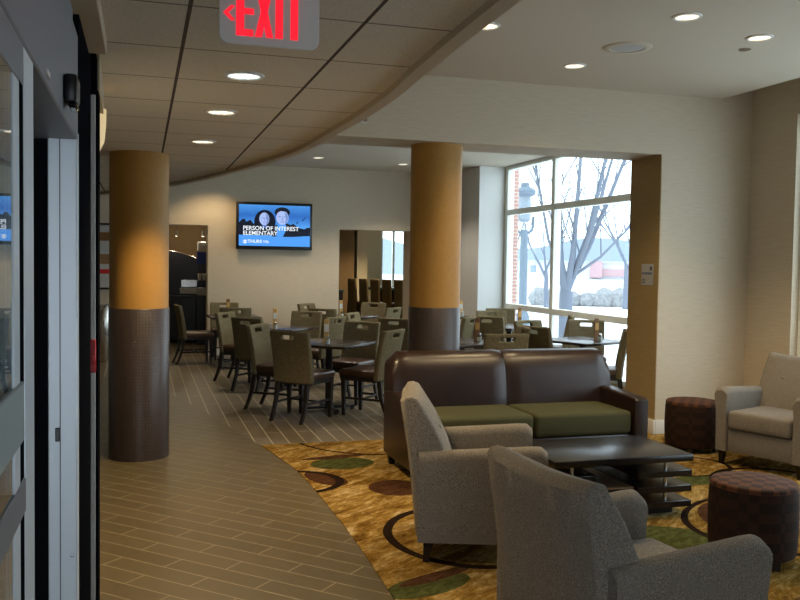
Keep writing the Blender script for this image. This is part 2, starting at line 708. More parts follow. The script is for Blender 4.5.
bm = NB()
prism(bm, [(-4.2, -3)] + FC[:-1] + [(-3.0, 15.0), (-4.2, 15.0)], -.1, 0)
struct('floor', bm, 'aisle_tile')
bm = NB()
prism(bm, fc_high + [(-3.0, 15.2), (-3, 21.4), (8, 21.4), (8, 15.2), (5.9, 15.2), (5.9, Y_CARPET)], -.1, 0)
struct('floor_dining', bm, 'dining_plank')
bm = NB()
prism(bm, fc_low + [(4.742, Y_CARPET), (4.742, 7.20), (5.76, 7.20), (5.76, -2.98), (1.09, -2.98)], -.1, .006)
tag(obj('carpet', bm, 'patterned_carpet'), 'gold and brown patterned carpet with dark rings and green leaf shapes under the lounge seats', 'carpet')

# ceilings
bm = NB()
box(bm, -4.2, 5.42, -3, 7.72, Z_HI, Z_HI + .12)
box(bm, -4.2, 6.0, 7.72, 15.0, Z_HI, Z_HI + .12)
box(bm, 5.3, 6.0, -3, 7.3, 3.72, 3.8)
box(bm, 5.36, 5.42, -3, 7.22, Z_HI + .12, 3.72)
struct('ceiling', bm, 'ceiling_paint')
bm = NB()
prism(bm, [(-4.2, -3)] + CC + [(-4.2, 14.4)], Z_LO, Z_LO + .05)
struct('ceiling_dropped', bm, 'acoustic_tile')
# curved edge of the dropped ceiling: a drywall lip that rises to the high ceiling
bm = NB()
inner, outer = [], []
for i, p in enumerate(CC):
    a, b_ = Vector(CC[max(i - 1, 0)]), Vector(CC[min(i + 1, len(CC) - 1)])
    d = (b_ - a).normalized()
    nrm = Vector((d.y, -d.x))
    inner.append((p[0] - nrm.x * .01, p[1] - nrm.y * .01))
    outer.append((p[0] + nrm.x * .055, p[1] + nrm.y * .055))
prism(bm, inner + outer[::-1], Z_LO - .03, Z_HI)
struct('trim_1', bm, 'soffit_paint', smooth=50)

# back wall of the dining room with its two openings
bm = NB()
wall_with_holes(bm, 'y', 15.0, 15.40, -4.2, 6.0, 0, Z_HI, [(.42, 1.077, -.01, 2.222), (3.366, 4.68, -.01, 2.21)])
struct('wall_back', bm, 'beige_wallcovering')
# divider wall and header between lounge and dining room
bm = NB()
box(bm, .93, 4.77, 7.22, 7.75, Z_BEAM, Z_HI)
box(bm, 4.77, 5.86, 7.22, 7.75, 0, 3.72)
struct('wall_divider', bm, 'beige_wallcovering')
# end of that wall, covered in gold
bm = NB()
box(bm, 4.763, 4.77, 7.225, 7.75, 0, Z_BEAM)
struct('wall_jamb', bm, 'gold_wallcovering')
# right-hand outside wall with the big windows
bm = NB()
wall_with_holes(bm, 'x', 5.86, 5.99, 7.22, 15.4, 0, 3.8, [(7.85, 13.46, .10, Z_HI)])
wall_with_holes(bm, 'x', 5.78, 6.0, -3, 7.22, 0, 3.8, [(1.9, 6.60, .12, 3.05)])
struct('wall_right', bm, 'beige_wallcovering')
bm = NB()
box(bm, 5.41, 5.86, 13.47, 15.0, 0, Z_HI)
struct('wall_pier', bm, 'white_paint')
bm = NB()
box(bm, -4.32, -4.2, 3.74, 15.2, 0, Z_HI)
box(bm, -4.2, -.285, 3.74, 3.86, 0, Z_LO)
struct('wall_left', bm, 'beige_wallcovering')
bm = NB()
wall_with_holes(bm, 'y', -3.1, -3.0, -4.2, 6.0, 0, 3.8, [(-2.4, 1.0, -.01, 2.3)])
box(bm, -1.9, -1.8, -3, 3.74, 0, Z_LO)
struct('wall_front', bm, 'beige_wallcovering')
bm = NB()
box(bm, 4.77, 5.78, 7.205, 7.22, .0, .14, .004)
box(bm, 4.745, 4.763, 7.205, 7.75, .0, .14, .004)
struct('baseboard_divider', bm, 'white_paint')
bm = NB()
box(bm, 5.765, 5.78, 6.60, 7.205, 0, .14, .004)
box(bm, 1.077, 3.366, 14.985, 15.0, 0, .10)
box(bm, -4.2, .42, 14.985, 15.0, 0, .10)
box(bm, 4.68, 5.41, 14.985, 15.0, 0, .10)
struct('baseboard_back', bm, 'white_paint')


# windows: frame with panes
def window(name, x, ys, z0, z1, rails, fr=.10):
    bm = NB()
    for i, y in enumerate(ys):
        w = fr * (1.25 if i in (0, len(ys) - 1) else 1)
        box(bm, x, x + .12, y - w / 2, y + w / 2, z0, z1, .006, 1)
    for z in (z0 + .03, *rails, z1 - .03):
        h = .09 if z in rails else .06
        for a, b_ in zip(ys, ys[1:]):
            box(bm, x + .005, x + .115, a + .02, b_ - .02, z - h / 2, z + h / 2, .005, 1)
    root = struct(name, bm, 'window_frame_paint')
    for a, b_ in zip(ys, ys[1:]):
        zz = [z0, *rails, z1]
        for c_, d in zip(zz, zz[1:]):
            g = NB()
            box(g, x + .055, x + .06, a + .01, b_ - .01, c_ + .01, d - .01)
            obj('glass_pane', g, 'window_glass', root, 0)
    return root


window('window_1', 5.875, [7.89, 9.50, 11.70, 13.43], .10, Z_HI, [.93, 2.50])
window('window_2', 5.86, [1.94, 3.5, 5.05, 6.57], .12, 3.05, [.93], .05)

# ------------------------------------------------------------------ entrance: sliding door, header, jambs at the left edge
XD = -.2
bm = NB()
box(bm, -.50, XD, -1.0, 3.0, 2.0, 2.34, .004, 1)
box(bm, -.50, XD - .015, -1.0, 3.0, 2.34, 2.42)
struct('trim_2', bm, 'aluminium_dull')
bm = NB()
box(bm, -.42, -.133, -1.0, 3.6, 2.42, 2.479, .004, 1)
struct('trim_3', bm, 'soffit_paint')
# sliding glass door
door = thing('door_1', 'x', 'x', (0, 0, 0))
del door['label'], door['category']
door['kind'] = 'structure'
bm = NB()
box(bm, -.245, XD, 1.655, 1.80, .02, 1.995, .004, 1)
obj('stile', bm, 'aluminium', door)
bm = NB()
box(bm, -.240, XD - .001, 1.60, 1.655, .02, 1.93)
obj('gasket', bm, 'black_rubber', door)
bm = NB()
box(bm, -.236, XD - .0005, 1.53, 1.60, .1, 1.92, .0015, 1)
obj('inner_stile', bm, 'aluminium', door)
bm = NB()
box(bm, -.245, XD, .2, 1.655, 1.92, 1.995, .003, 1)
obj('top_rail', bm, 'aluminium_dull', door)
bm = NB()
box(bm, -.243, XD + .002, .2, 1.655, 1.165, 1.228, .003, 1)
obj('middle_rail', bm, 'aluminium_dull', door)
bm = NB()
box(bm, -.214, XD + .004, .2, 1.62, 1.30, 1.405, .003, 1)
obj('push_bar', bm, 'frosted_band', door)
for z0, z1 in ((.1, 1.17), (1.22, 1.925)):
    bm = NB()
    box(bm, -.2085, -.2025, .2, 1.535, z0, z1)
    obj('glass_pane', bm, 'door_glass', door, 0)
# jamb post
bm = NB()
box(bm, -.287, XD, 2.95, 3.04, 0, 2.03, .003, 1)
jamb = struct('door_2', bm, 'aluminium')
bm = NB()
box(bm, -.2525, -.2495, 2.9485, 2.951, 0, 2.03)
obj('groove', bm, 'grey_print', jamb)
bm = NB()
box(bm, -.266, -.252, 2.945, 2.951, 1.03, 1.075, .002, 1)
obj('lock_plate', bm, 'black_plastic', jamb)
bm = NB()
lathe(bm, [(0, -.003), (.006, -.002), (.007, .003)], 12, (-.215, 2.949, .655), Matrix.Rotation(R(90), 4, 'X'))
obj('screw', bm, 'grey_print', jamb)
bm = NB()
box(bm, -.50, -.288, 2.97, 3.05, 0, 2.03)
box(bm, -.285, XD + .001, 3.045, 3.74, 0, 2.46)
struct('wall_entrance', bm, 'black_rubber')
bm = NB()
box(bm, XD + .001, -.180, 3.70, 3.74, 0, 2.28, .002, 1)
struct('trim_4', bm, 'white_paint')
bm = NB()
box(bm, -.180, -.170, 3.705, 3.86, 0, 2.30)
box(bm, -.285, -.180, 3.741, 3.86, 0, 2.46)
struct('trim_5', bm, 'black_rubber')
# curved drop beyond the entrance wall
bm = NB()
pts = [(-.30, 3.87), (-.172, 3.87), (-.185, 4.6), (-.215, 5.4), (-.26, 5.9), (-.36, 6.2), (-.5, 6.35), (-.7, 6.35)]
prism(bm, pts + [(-.7, 3.87)], 2.34, Z_LO)
struct('trim_6', bm, 'soffit_paint')
bm = NB()
box(bm, -.45, -.31, 3.86, 5.2, 0, Z_LO)
struct('wall_stub', bm, 'beige_wallcovering')
s = thing('wall_sconce', 'glowing curved wall light just beyond the entrance door, left of the near column', 'wall light', (-.31, 4.62, 2.13))
bm = NB()
box(bm, 0, .02, -.10, .10, .04, .20, .004, 1)
obj('back_plate', bm, 'steel', s)
bm = NB()
prof = [(.142 - .03 * abs(k / 8) ** 2, .28 * (k + 8) / 16) for k in range(-8, 9)]
lathe(bm, [(.06, 0), (.10, .02), (.128, .08), (.136, .16), (.138, .24)], 40)
bmesh.ops.delete(bm, geom=[v for v in bm.verts if v.co.x < -.001], context='VERTS')
NTm = NT('sconce_shade')
NTm.set(Base_Color=(.6, .5, .33), Emission_Color=(1, .72, .32), Emission_Strength=.45, Roughness=.5)
obj('shade', bm, 'sconce_shade', s)
l_ = bpy.data.lights.new('lamp', 'POINT')
l_.energy, l_.color, l_.shadow_soft_size = 16, WARM, .04
lo = bpy.data.objects.new('lamp', l_)
COL.objects.link(lo)
lo.parent, lo.location = s, (.07, 0, .16)
# sensor over the door
s = thing('motion_sensor', 'small black motion sensor on the grey door header', 'sensor', (XD, 2.50, 2.065))
bm = NB()
box(bm, 0, .036, -.05, .05, -.03, .045, .010, 2)
obj('housing', bm, 'black_plastic', s)
bm = NB()
box(bm, .012, .034, -.042, .042, -.044, -.029, .005, 1)
obj('lens', bm, 'screen_black', s)
bm = NB()
box(bm, 0, .004, -.03, .03, -.012, 0, 0)
bmt = obj('header_tag', bm, 'white_card', None, 0, (XD, 2.05, 2.03))
tag(bmt, 'tiny white tag on the grey door header beside the motion sensor', 'tag')
s = thing('fire_alarm_pull', 'red fire alarm pull box on the black wall end by the entrance', 'fire alarm', (-.188, 3.74, 1.225))
bm = NB()
box(bm, -.026, .012, -.034, -.006 - .034 + .04, -.075, .075, .004, 1)
box(bm, -.020, .010, -.050, -.034, -.068, .068, .003, 1)
obj('housing', bm, 'red_plastic', s)
bm = NB()
box(bm, -.012, .004, -.056, -.050, -.03, .0, .002, 1)
obj('pull_handle', bm, 'red_plastic', s)

# ------------------------------------------------------------------ columns


def column(loc, top, label):
    r = thing('column', label, 'column', loc)
    bm = NB()
    lathe(bm, [(0, 0), (.240, 0), (.240, 1.222), (.237, 1.226), (0, 1.226)], 72)
    obj('tiled_base', bm, 'mosaic_tile', r)
    bm = NB()
    lathe(bm, [(.234, 1.226), (.234, top)], 72)
    obj('painted_shaft', bm, 'column_paint', r)


column((-.02, 7.37, 0), Z_LO, 'round gold column with dark tiled lower part standing on the aisle tiles')
column((2.585, 7.50, 0), Z_BEAM, 'round gold column with dark tiled lower part behind the leather sofa')


# ------------------------------------------------------------------ ceiling fixtures
def spot(parent, power, angle=118, blend=.55, col=WARM):
    l = bpy.data.lights.new('lamp', 'SPOT')
    l.energy = power
    l.color = col
    l.spot_size = R(angle)
    l.spot_blend = blend
    l.shadow_soft_size = .06
    o = bpy.data.objects.new('lamp', l)
    COL.objects.link(o)
    o.parent = parent
    o.location = (0, 0, -.03)


def downlight(x, y, z, label, power, glow='lamp_glow', group=None, r=.085, angle=118, col=WARM):
    t_ = thing('downlight', label, 'ceiling light', (x, y, z), 0, group)
    bm = NB()
    lathe(bm, [(r * .86, -.002), (r * .9, -.010), (r * 1.08, -.008), (r * 1.12, 0), (r * 1.1, .004)], 40)
    obj('trim_ring', bm, 'white_paint', t_)
    bm = NB()
    lathe(bm, [(r * .88, -.004), (r * .55, -.0055), (0, -.006)], 40)
    obj('lens', bm, glow, t_)
    if power:
        spot(t_, power, angle, .55, col)


downlight(.451, 4.06, Z_LO, 'nearest downlight in the acoustic tile ceiling, behind the exit sign', LOW_W, 'lamp_glow_cool')
downlight(.436, 5.09, Z_LO, 'middle downlight in the acoustic tile ceiling', LOW_W)
downlight(.42, 6.39, Z_LO, 'farthest downlight in the acoustic tile ceiling, by the near column', LOW_W * 2.0)
downlight(3.43, 4.95, Z_HI, 'largest downlight in the smooth ceiling, beside the round speaker', HIGH_W)
downlight(4.22, 5.22, Z_HI, 'downlight in the smooth ceiling nearest the window corner', HIGH_W)
downlight(3.41, 6.45, Z_HI, 'downlight in the smooth ceiling nearest the header wall', HIGH_W)
downlight(2.28, 5.60, Z_HI, 'downlight in the smooth ceiling half hidden behind the curved ceiling edge', HIGH_W)
downlight(2.66, 13.45, Z_HI, 'small far downlight in the dining room ceiling left of the far column', HIGH_W * 1.15, col=(1.0, .87, .70))
downlight(1.15, 14.3, Z_HI, 'dining room downlight near the television wall, above the dropped ceiling edge', HIGH_W)
downlight(4.15, 13.75, Z_HI, 'small far downlight in the dining room ceiling touching the far column', HIGH_W * 1.15, col=(1.0, .87, .70))
downlight(1.9, 10.6, Z_HI, 'unseen fill light added in the dining room ceiling above the row of chairs along the aisle', HIGH_W * 1.15, col=(1.0, .87, .70))  # added fill lamp, hidden by the beam, brightens the dining chairs
downlight(3.4, 10.4, Z_HI, 'unseen fill light added in the dining room ceiling above the table behind the far column', HIGH_W * 1.15, col=(1.0, .87, .70))  # another added fill lamp out of view, lifts the dining room light
downlight(4.7, 10.2, Z_HI, 'unseen fill light added in the dining room ceiling above the window tables', HIGH_W * 1.15, col=(1.0, .87, .70))  # added out of view as fill for the tables by the window
s = thing('ceiling_speaker', 'round white speaker grille in the smooth lounge ceiling', 'speaker', (3.50, 5.79, Z_HI))
bm = NB()
lathe(bm, [(.125, -.004), (.13, -.010), (.175, -.008), (.185, 0)], 48)
obj('rim', bm, 'ceiling_paint', s)
bm = NB()
lathe(bm, [(.128, -.004), (.09, -.009), (0, -.011)], 48)
obj('grille', bm, 'light_print', s)
bm = NB()
lathe(bm, [(.045, 0), (.045, -.006), (.02, -.009), (0, -.009)], 24)
tag(obj('sprinkler_cap', bm, 'steel', None, 38, (4.34, 5.53, Z_HI)), 'small flat sprinkler cap in the ceiling near the window corner', 'sprinkler')
s = thing('wall_sprinkler', 'tiny sprinkler head on the header wall under the curved ceiling edge', 'sprinkler', (1.82, 7.22, 2.84))
RX = Matrix.Rotation(R(90), 4, 'X')
bm = NB()
lathe(bm, [(.0, 0), (.03, 0), (.028, .008), (.012, .012)], 20, (0, 0, 0), RX)
obj('escutcheon', bm, 'white_paint', s)
bm = NB()
tube(bm, [(0, -.008, 0), (0, -.05, 0)], .008)
lathe(bm, [(0, .05), (.02, .05), (.02, .053), (0, .053)], 16, (0, 0, 0), RX)
obj('nozzle', bm, 'steel', s)

# exit sign
s = thing('exit_sign', 'lit red EXIT sign with left arrow hanging from the tile ceiling', 'exit sign', (.378, 2.70, 2.2835))
bm = NB()
hw, hh, cr = .154, .1955, .03
poly = []
for cx, cy, a0 in ((hw - cr, cr, -90), (hw - cr, hh - cr, 0), (-hw + cr, hh - cr, 90), (-hw + cr, cr, 180)):
    for k in range(6):
        a = R(a0 + 18 * k)
        poly.append((cx + cr * math.cos(a), cy + cr * math.sin(a)))
prism(bm, poly, -.006, .006, RX, .002, 1)
obj('face_plate', bm, 'sign_plate', s)
bm = NB()
box(bm, -.135, .135, .006, .035, .01, .185, .008, 2)
obj('housing', bm, 'aluminium_dull', s)
bm = NB()
box(bm, -.09, .09, -.01, .06, .185, .1965, .004, 1)
obj('mount', bm, 'aluminium_dull', s)


def bars(bm, quads, y0, y1):
    for q in quads:
        prism(bm, q, y0, y1, Matrix.Rotation(R(90), 4, 'X'))


def rect(x0, x1, z0, z1):
    return [(x0, z0), (x1, z0), (x1, z1), (x0, z1)]


ZB, ZT = .026, .176
letters = {
    'letter_e': [rect(-.104, -.080, ZB, ZT), rect(-.0799, -.052, ZB, ZB + .02), rect(-.0799, -.050, .092, .110), rect(-.0799, -.052, ZT - .02, ZT)],
    'letter_x': [[(-.047, ZB), (-.026, ZB), (.008, ZT), (-.013, ZT)], [(-.0115, ZB), (.0095, ZB), (-.0245, ZT), (-.0455, ZT)]],
    'letter_i': [rect(.016, .039, ZB, ZT)],
    'letter_t': [rect(.063, .086, ZB, ZT - .0181), rect(.046, .104, ZT - .018, ZT)],
    'arrow': [[(-.143, .092), (-.118, .116), (-.108, .112), (-.127, .092)], [(-.143, .092), (-.127, .0919), (-.108, .072), (-.118, .068)]],
}
for nme, qs in letters.items():
    bm = NB()
    bars(bm, qs, .0055, .0085)
    obj(nme, bm, 'exit_red', s, 0)

# ------------------------------------------------------------------ television
TVX0, TVX1, TVZ0, TVZ1 = 1.54, 2.855, 1.825, 2.635
W_, H_ = TVX1 - TVX0, TVZ1 - TVZ0
tv = thing('television', 'wall-mounted flat television showing a blue programme advert', 'television', ((TVX0 + TVX1) / 2, 15.0, (TVZ0 + TVZ1) / 2))
bm = NB()
box(bm, -W_ / 2, W_ / 2, -.115, -.05, -H_ / 2, H_ / 2, .008, 2)
box(bm, -.3, .3, -.05, -.0, -.2, .2, .01, 1)
obj('case', bm, 'black_plastic', tv)
sx0, sx1, sz0, sz1 = -W_ / 2 + .045, W_ / 2 - .045, -H_ / 2 + .06, H_ / 2 - .045
sw, sh = sx1 - sx0, sz1 - sz0
t = NT('screen_sky')
zz = t.xyz()[2]
grad = t.math('ADD', t.math('DIVIDE', t.math('SUBTRACT', zz, sz0), sh), t.math('MULTIPLY', t.math('SUBTRACT', t.noise(4), .5), .18))
t.set(Base_Color=(0, 0, 0), Emission_Color=t.ramp(grad, [(.0, (.02, .12, .85)), (.16, (.04, .28, .95)), (.3, (.16, .52, 1.0)), (.5, (.09, .36, .90)), (.75, (.03, .16, .58)), (1, (.08, .34, .85))]), Emission_Strength=.95, Roughness=.15)
emit('screen_dark', (.002, .006, .022), .8)
emit('screen_white', (.85, .92, 1.0), 1.1)
emit('screen_skin', (.42, .54, .92), 1.0)
emit('screen_mid', (.22, .33, .72), .9)
emit('screen_shade', (.10, .18, .50), .9)
emit('screen_light_blue', (.08, .36, 1.0), 1.0)
bm = NB()
box(bm, sx0, sx1, -.1170, -.1145, sz0, sz1)
scr = obj('screen', bm, 'screen_sky', tv, 0)


def P(u, v):      # position on the screen, 0..1 from the top left
    return (sx0 + u * sw, sz1 - v * sh)


def scr_poly(name, uv, m, lay):
    bm = NB()
    prism(bm, [P(*q) for q in uv], .1168 + lay * .0004, .1172 + lay * .0004, Matrix.Rotation(R(90), 4, 'X'))
    return obj(name, bm, m, scr, 0)


def oval(cx, cy, rx, ry, n=28, a0=0, a1=360):
    return [(cx + rx * math.cos(R(a0 + (a1 - a0) * i / n)), cy + ry * math.sin(R(a0 + (a1 - a0) * i / n))) for i in range(n if a1 - a0 == 360 else n + 1)]


scr_poly('skyline', [(0, .44), (.04, .36), (.08, .35), (.10, .42), (.16, .37), (.2, .46), (.24, .44), (.3, .50), (.7, .5), (.76, .44), (.84, .54), (.92, .57), (.96, .53), (1, .53), (1, .74), (0, .74)], 'screen_dark', 1)
scr_poly('woman_hair', oval(.36, .41, .15, .29), 'screen_dark', 2)
scr_poly('woman_face', oval(.352, .34, .070, .155), 'screen_skin', 4)
scr_poly('face_shadow', [(.372, .20), (.405, .25), (.420, .34), (.405, .43), (.375, .485), (.385, .38)], 'screen_mid', 5)
scr_poly('face_shadow', [(.635, .15), (.672, .2), (.690, .30), (.672, .40), (.640, .46), (.655, .33)], 'screen_mid', 6)
scr_poly('nose', [(.352, .33), (.362, .385), (.344, .385)], 'screen_mid', 6)
scr_poly('nose', [(.606, .285), (.622, .36), (.594, .36)], 'screen_mid', 7)
scr_poly('woman_neck', [(.325, .46), (.385, .46), (.40, .56), (.31, .56)], 'screen_shade', 3)
scr_poly('woman_eyes', [(.315, .31), (.345, .315), (.362, .315), (.39, .31), (.39, .325), (.315, .325)], 'screen_shade', 6)
scr_poly('woman_mouth', [(.335, .425), (.37, .425), (.365, .437), (.34, .437)], 'screen_shade', 5)
scr_poly('man_jacket', [(.46, .76), (.50, .50), (.57, .45), (.68, .44), (.80, .53), (.88, .62), (.9, .78)], 'screen_dark', 2)
scr_poly('man_shirt', [(.54, .46), (.655, .46), (.66, .6), (.61, .78), (.52, .80)], 'screen_light_blue', 4)
scr_poly('man_hair', oval(.605, .17, .108, .125), 'screen_dark', 3)
scr_poly('man_face', oval(.605, .30, .088, .175), 'screen_skin', 5)
scr_poly('man_fringe', [(.515, .20), (.53, .10), (.60, .07), (.68, .11), (.70, .2), (.66, .15), (.58, .14)], 'screen_dark', 6)
scr_poly('man_eyes', [(.55, .265), (.595, .275), (.62, .275), (.665, .265), (.665, .283), (.55, .283)], 'screen_shade', 6)
scr_poly('man_mouth', [(.58, .395), (.635, .395), (.63, .408), (.585, .408)], 'screen_shade', 6)
scr_poly('banner', [(0, .735), (.25, .76), (.5, .775), (.75, .765), (1, .735), (1, 1), (0, 1)], 'screen_light_blue', 3)
for k, (a, b_) in enumerate(((.88, .36), (.80, .43), (.905, .32))):
    scr_poly('bird', [(a, b_), (a + .03, b_ - .05), (a + .022, b_ + .005)], 'screen_dark', 1)


def text_mesh(txt, size, m, parent, x, z, y, sxx=1.0, bold=.0, align='LEFT', name='lettering', rotm=None):
    cu = bpy.data.curves.new('lettering', 'FONT')
    cu.body = txt
    cu.size = size
    cu.extrude = .0003
    cu.offset = bold
    cu.align_x = align
    tmp = bpy.data.objects.new('lettering_tmp', cu)
    COL.objects.link(tmp)
    dg = bpy.context.evaluated_depsgraph_get()
    me = bpy.data.meshes.new_from_object(tmp.evaluated_get(dg))
    bpy.data.objects.remove(tmp)
    bpy.data.curves.remove(cu)
    me.transform((rotm or Matrix.Rotation(R(90), 4, 'X')) @ Matrix.Diagonal((sxx, 1, 1, 1)))
    me.materials.clear()
    me.materials.append(mat(m))
    me.name = name
    o = bpy.data.objects.new(name, me)
    COL.objects.link(o)
    o.parent = parent
    o.location = (x, y, z)
    return o


px, pz = P(.055, .615)
text_mesh('PERSON OF INTEREST', .098, 'screen_white', scr, px, pz, -.1210, 1.0, .0016)
px, pz = P(.055, .735)
text_mesh('ELEMENTARY', .098, 'screen_white', scr, px, pz, -.1210, 1.0, .0016)
px, pz = P(.12, .925)
text_mesh('THURS', .075, 'screen_white', scr, px, pz, -.1210, 1.05, .0016)
px, pz = P(.335, .925)
text_mesh('9/8c', .062, 'screen_white', scr, px, pz, -.1210, 1.0, .0004)
scr_poly('eye_emblem', oval(.085, .90, .030, .045), 'screen_white', 5)
scr_poly('eye_iris', oval(.085, .90, .026, .022), 'screen_light_blue', 6)
scr_poly('eye_pupil', oval(.085, .90, .012, .020), 'screen_white', 7)

# ------------------------------------------------------------------ back wall things
s = thing('framed_pictures', 'tall framed panel of three pictures on the back wall left of the near column', 'picture', (-.62, 15.0, 1.12))
bm = NB()
for a in ((-.22, -.19, 0, 1.09), (.19, .22, 0, 1.09), (-.19, .19, 0, .03), (-.19, .19, 1.06, 1.09)):
    box(bm, a[0], a[1], -.035, 0, a[2], a[3], .003, 1)
obj('frame', bm, 'black_plastic', s)
bm = NB()
box(bm, -.19, .19, -.02, -.002, .03, 1.06)
obj('mat_board', bm, 'light_print', s)
for z0, z1, m in ((.80, .94, 'brown_card'), (.42, .58, 'brown_wood'), (.26, .33, 'red_plastic')):
    bm = NB()
    box(bm, -.13, .13, -.023, -.0195, z0, z1)
    obj('picture', bm, m, s)
s = thing('trash_can', 'tall round steel trash can by the back wall, seen left of the near column', 'trash can', (-.60, 14.42, 0))
bm = NB()
lathe(bm, [(0, 0), (.175, 0), (.18, .01), (.18, .05), (.185, .06), (.185, .84), (.18, .85)], 40)
obj('body', bm, 'steel', s)
bm = NB()
lathe(bm, [(.18, .85), (.19, .855), (.19, .885), (.16, .90), (.11, .885), (.10, .85), (0, .84)], 40)
obj('lid', bm, 'chrome', s)

# wall notice on the gold wall end
s = thing('wall_notice', 'small pale notice plate on the gold wall end beside the window', 'sign', (4.763, 7.40, 1.545), 0)
bm = NB()
box(bm, -.006, 0, -.105, .105, -.105, .105, .003, 1)
obj('plate', bm, 'light_print', s)
RZX = Matrix.Rotation(R(-90), 4, 'Z') @ Matrix.Rotation(R(90), 4, 'X')
text_mesh('NO SMOKING', .030, 'blue_print', s, -.0068, .004, .092, .92, .0012, 'LEFT', 'lettering', RZX)
bm = NB()
lathe(bm, [(0, .0), (.022, 0), (.022, .001), (0, .001)], 20, (-.006, -.062, .062), Matrix.Rotation(R(-90), 4, 'Y'))
obj('round_symbol', bm, 'grey_print', s)
for z in (-.045, -.062, -.079):
    bm = NB()
    box(bm, -.0072, -.005, .03, .088, z - .004, z + .004)
    obj('text_line', bm, 'grey_print', s)

# ------------------------------------------------------------------ coffee room beyond the left opening
bm = NB()
box(bm, -1.6, 2.2, 17.9, 18.0, 0, 2.7)
box(bm, -1.7, -1.6, 15.4, 18.0, 0, 2.7)
box(bm, 2.2, 2.3, 15.4, 20.0, 0, 3.0)
struct('wall_coffee', bm, 'brown_wallcovering')
bm = NB()
box(bm, -1.7, 2.3, 15.4, 18.0, 2.7, 2.8)
box(bm, 2.3, 6.35, 15.4, 20.1, 3.0, 3.1)
struct('ceiling_annex', bm, 'ceiling_paint')
s = thing('coffee_counter', 'dark coffee counter with cabinet doors seen through the left opening', 'counter', (0, 17.85, 0))
bm = NB()
box(bm, -.6, 2.1, -.6, 0, .08, .90)
obj('cabinet', bm, 'dark_laminate', s)
bm = NB()
box(bm, -.62, 2.12, -.63, 0, .90, .94, .005, 1)
obj('countertop', bm, 'black_plastic', s)
for x in (-.1, .45, 1.0, 1.55):
    bm = NB()
    box(bm, x - .26, x + .26, -.62, -.60, .12, .86, .004, 1)
    d = obj('cabinet_door', bm, 'dark_laminate', s)
    bm = NB()
    tube(bm, [(x + .2, -.625, .6), (x + .2, -.64, .6), (x + .2, -.64, .74), (x + .2, -.625, .74)], .006)
    obj('handle', bm, 'steel', d)
s = thing('coffee_machine', 'large black coffee machine with a curved hood on the counter in the coffee room', 'coffee machine', (.85, 17.55, .94))
bm = NB()
prof = [(-.48, 0), (.40, 0), (.40, .62)] + [(.40 - .88 * k / 10, .62 + .26 * math.sin(PI * .5 * k / 10) - .02 * k / 10) for k in range(1, 11)]
prism(bm, prof, -.22, .22, RX, .01, 1)
obj('hood', bm, 'black_plastic', s)
bm = NB()
tube(bm, [(.40 - .88 * k / 10, -.225, .625 + .26 * math.sin(PI * .5 * k / 10) - .02 * k / 10) for k in range(0, 11)], .012)
obj('hood_trim', bm, 'steel', s)
bm = NB()
box(bm, -.14, .22, -.30, -.22, .02, .14, .01, 1)
obj('drip_tray', bm, 'light_print', s)
bm = NB()
box(bm, -.12, .2, -.30, -.22, .15, .30, .01, 1)
obj('dispenser', bm, 'steel', s)
s = thing('cup_dispenser', 'tall stand of white cups and lids with a blue sign beside the coffee machine', 'dispenser', (1.145, 17.0, 0))
bm = NB()
box(bm, -.14, .14, -.14, .14, 0, .95, .008, 1)
box(bm, -.12, .12, -.12, .12, 1.2, 1.24, .004, 1)
box(bm, -.12, -.10, .08, .12, .95, 1.9)
box(bm, .10, .12, .08, .12, .95, 1.9)
obj('stand', bm, 'dark_laminate', s)
bm = NB()
box(bm, -.13, .13, -.02, .0, 1.56, 1.78, .003, 1)
obj('blue_sign', bm, 'blue_card', s)
bm = NB()
box(bm, -.12, .12, -.04, .04, 1.79, 1.98, .02, 2)
obj('cup_sleeve', bm, 'white_card', s)
for x in (-.08, .0, .08):
    bm = NB()
    lathe(bm, [(0, 0), (.028, 0), (.038, .13), (.036, .13), (.0, .02)], 16, (x, -.03, 1.24))
    obj('paper_cup', bm, 'white_card', s)
bm = NB()
box(bm, -.12, .12, -.14, .02, .95, 1.1, .01, 1)
obj('lid_tray', bm, 'light_print', s)
for k, (x, z) in enumerate(((.63, 2.7), (1.13, 2.7))):
    s = thing('pendant_lamp', ('left' if k == 0 else 'right') + ' of the two small pendant lamps in the coffee room', 'pendant lamp', (x, 17.0, 2.7))
    bm = NB()
    tube(bm, [(0, 0, 0), (0, 0, -.5)], .004)
    obj('cord', bm, 'black_plastic', s)
    bm = NB()
    lathe(bm, [(.010, -.50), (.022, -.53), (.026, -.62), (.0, -.625)], 16)
    obj('shade', bm, 'light_print', s)
    l_ = bpy.data.lights.new('lamp', 'POINT')
    l_.energy, l_.color, l_.shadow_soft_size = 7, (1, .84, .6), .05
    lo = bpy.data.objects.new('lamp', l_)
    COL.objects.link(lo)
    lo.parent, lo.location = s, (0, 0, -.70)

# ------------------------------------------------------------------ bar nook beyond the right opening
bm = NB()
wall_with_holes(bm, 'y', 20.0, 20.1, 2.2, 6.35, 0, 3.0, [(5.50, 6.16, 1.0, 2.9)])
box(bm, 6.25, 6.35, 15.4, 20.0, 0, 3.1)
struct('wall_nook', bm, 'cream_paint')
bm = NB()
box(bm, 2.3, 4.55, 18.75, 18.85, 0, 3.0)
struct('wall_nook_left', bm, 'brown_wallcovering')
bm = NB()
box(bm, 4.68, 4.92, 19.0, 19.3, 0, 3.0)
struct('wall_nook_pier', bm, 'cream_paint')
window_n = NB()
for a in ((5.50, 5.55), (5.80, 5.85), (6.11, 6.16)):
    box(window_n, a[0], a[1], 19.97, 20.05, 1.0, 2.9)
box(window_n, 5.50, 6.16, 19.97, 20.05, 1.0, 1.05)
box(window_n, 5.50, 6.16, 19.97, 20.05, 2.85, 2.9)
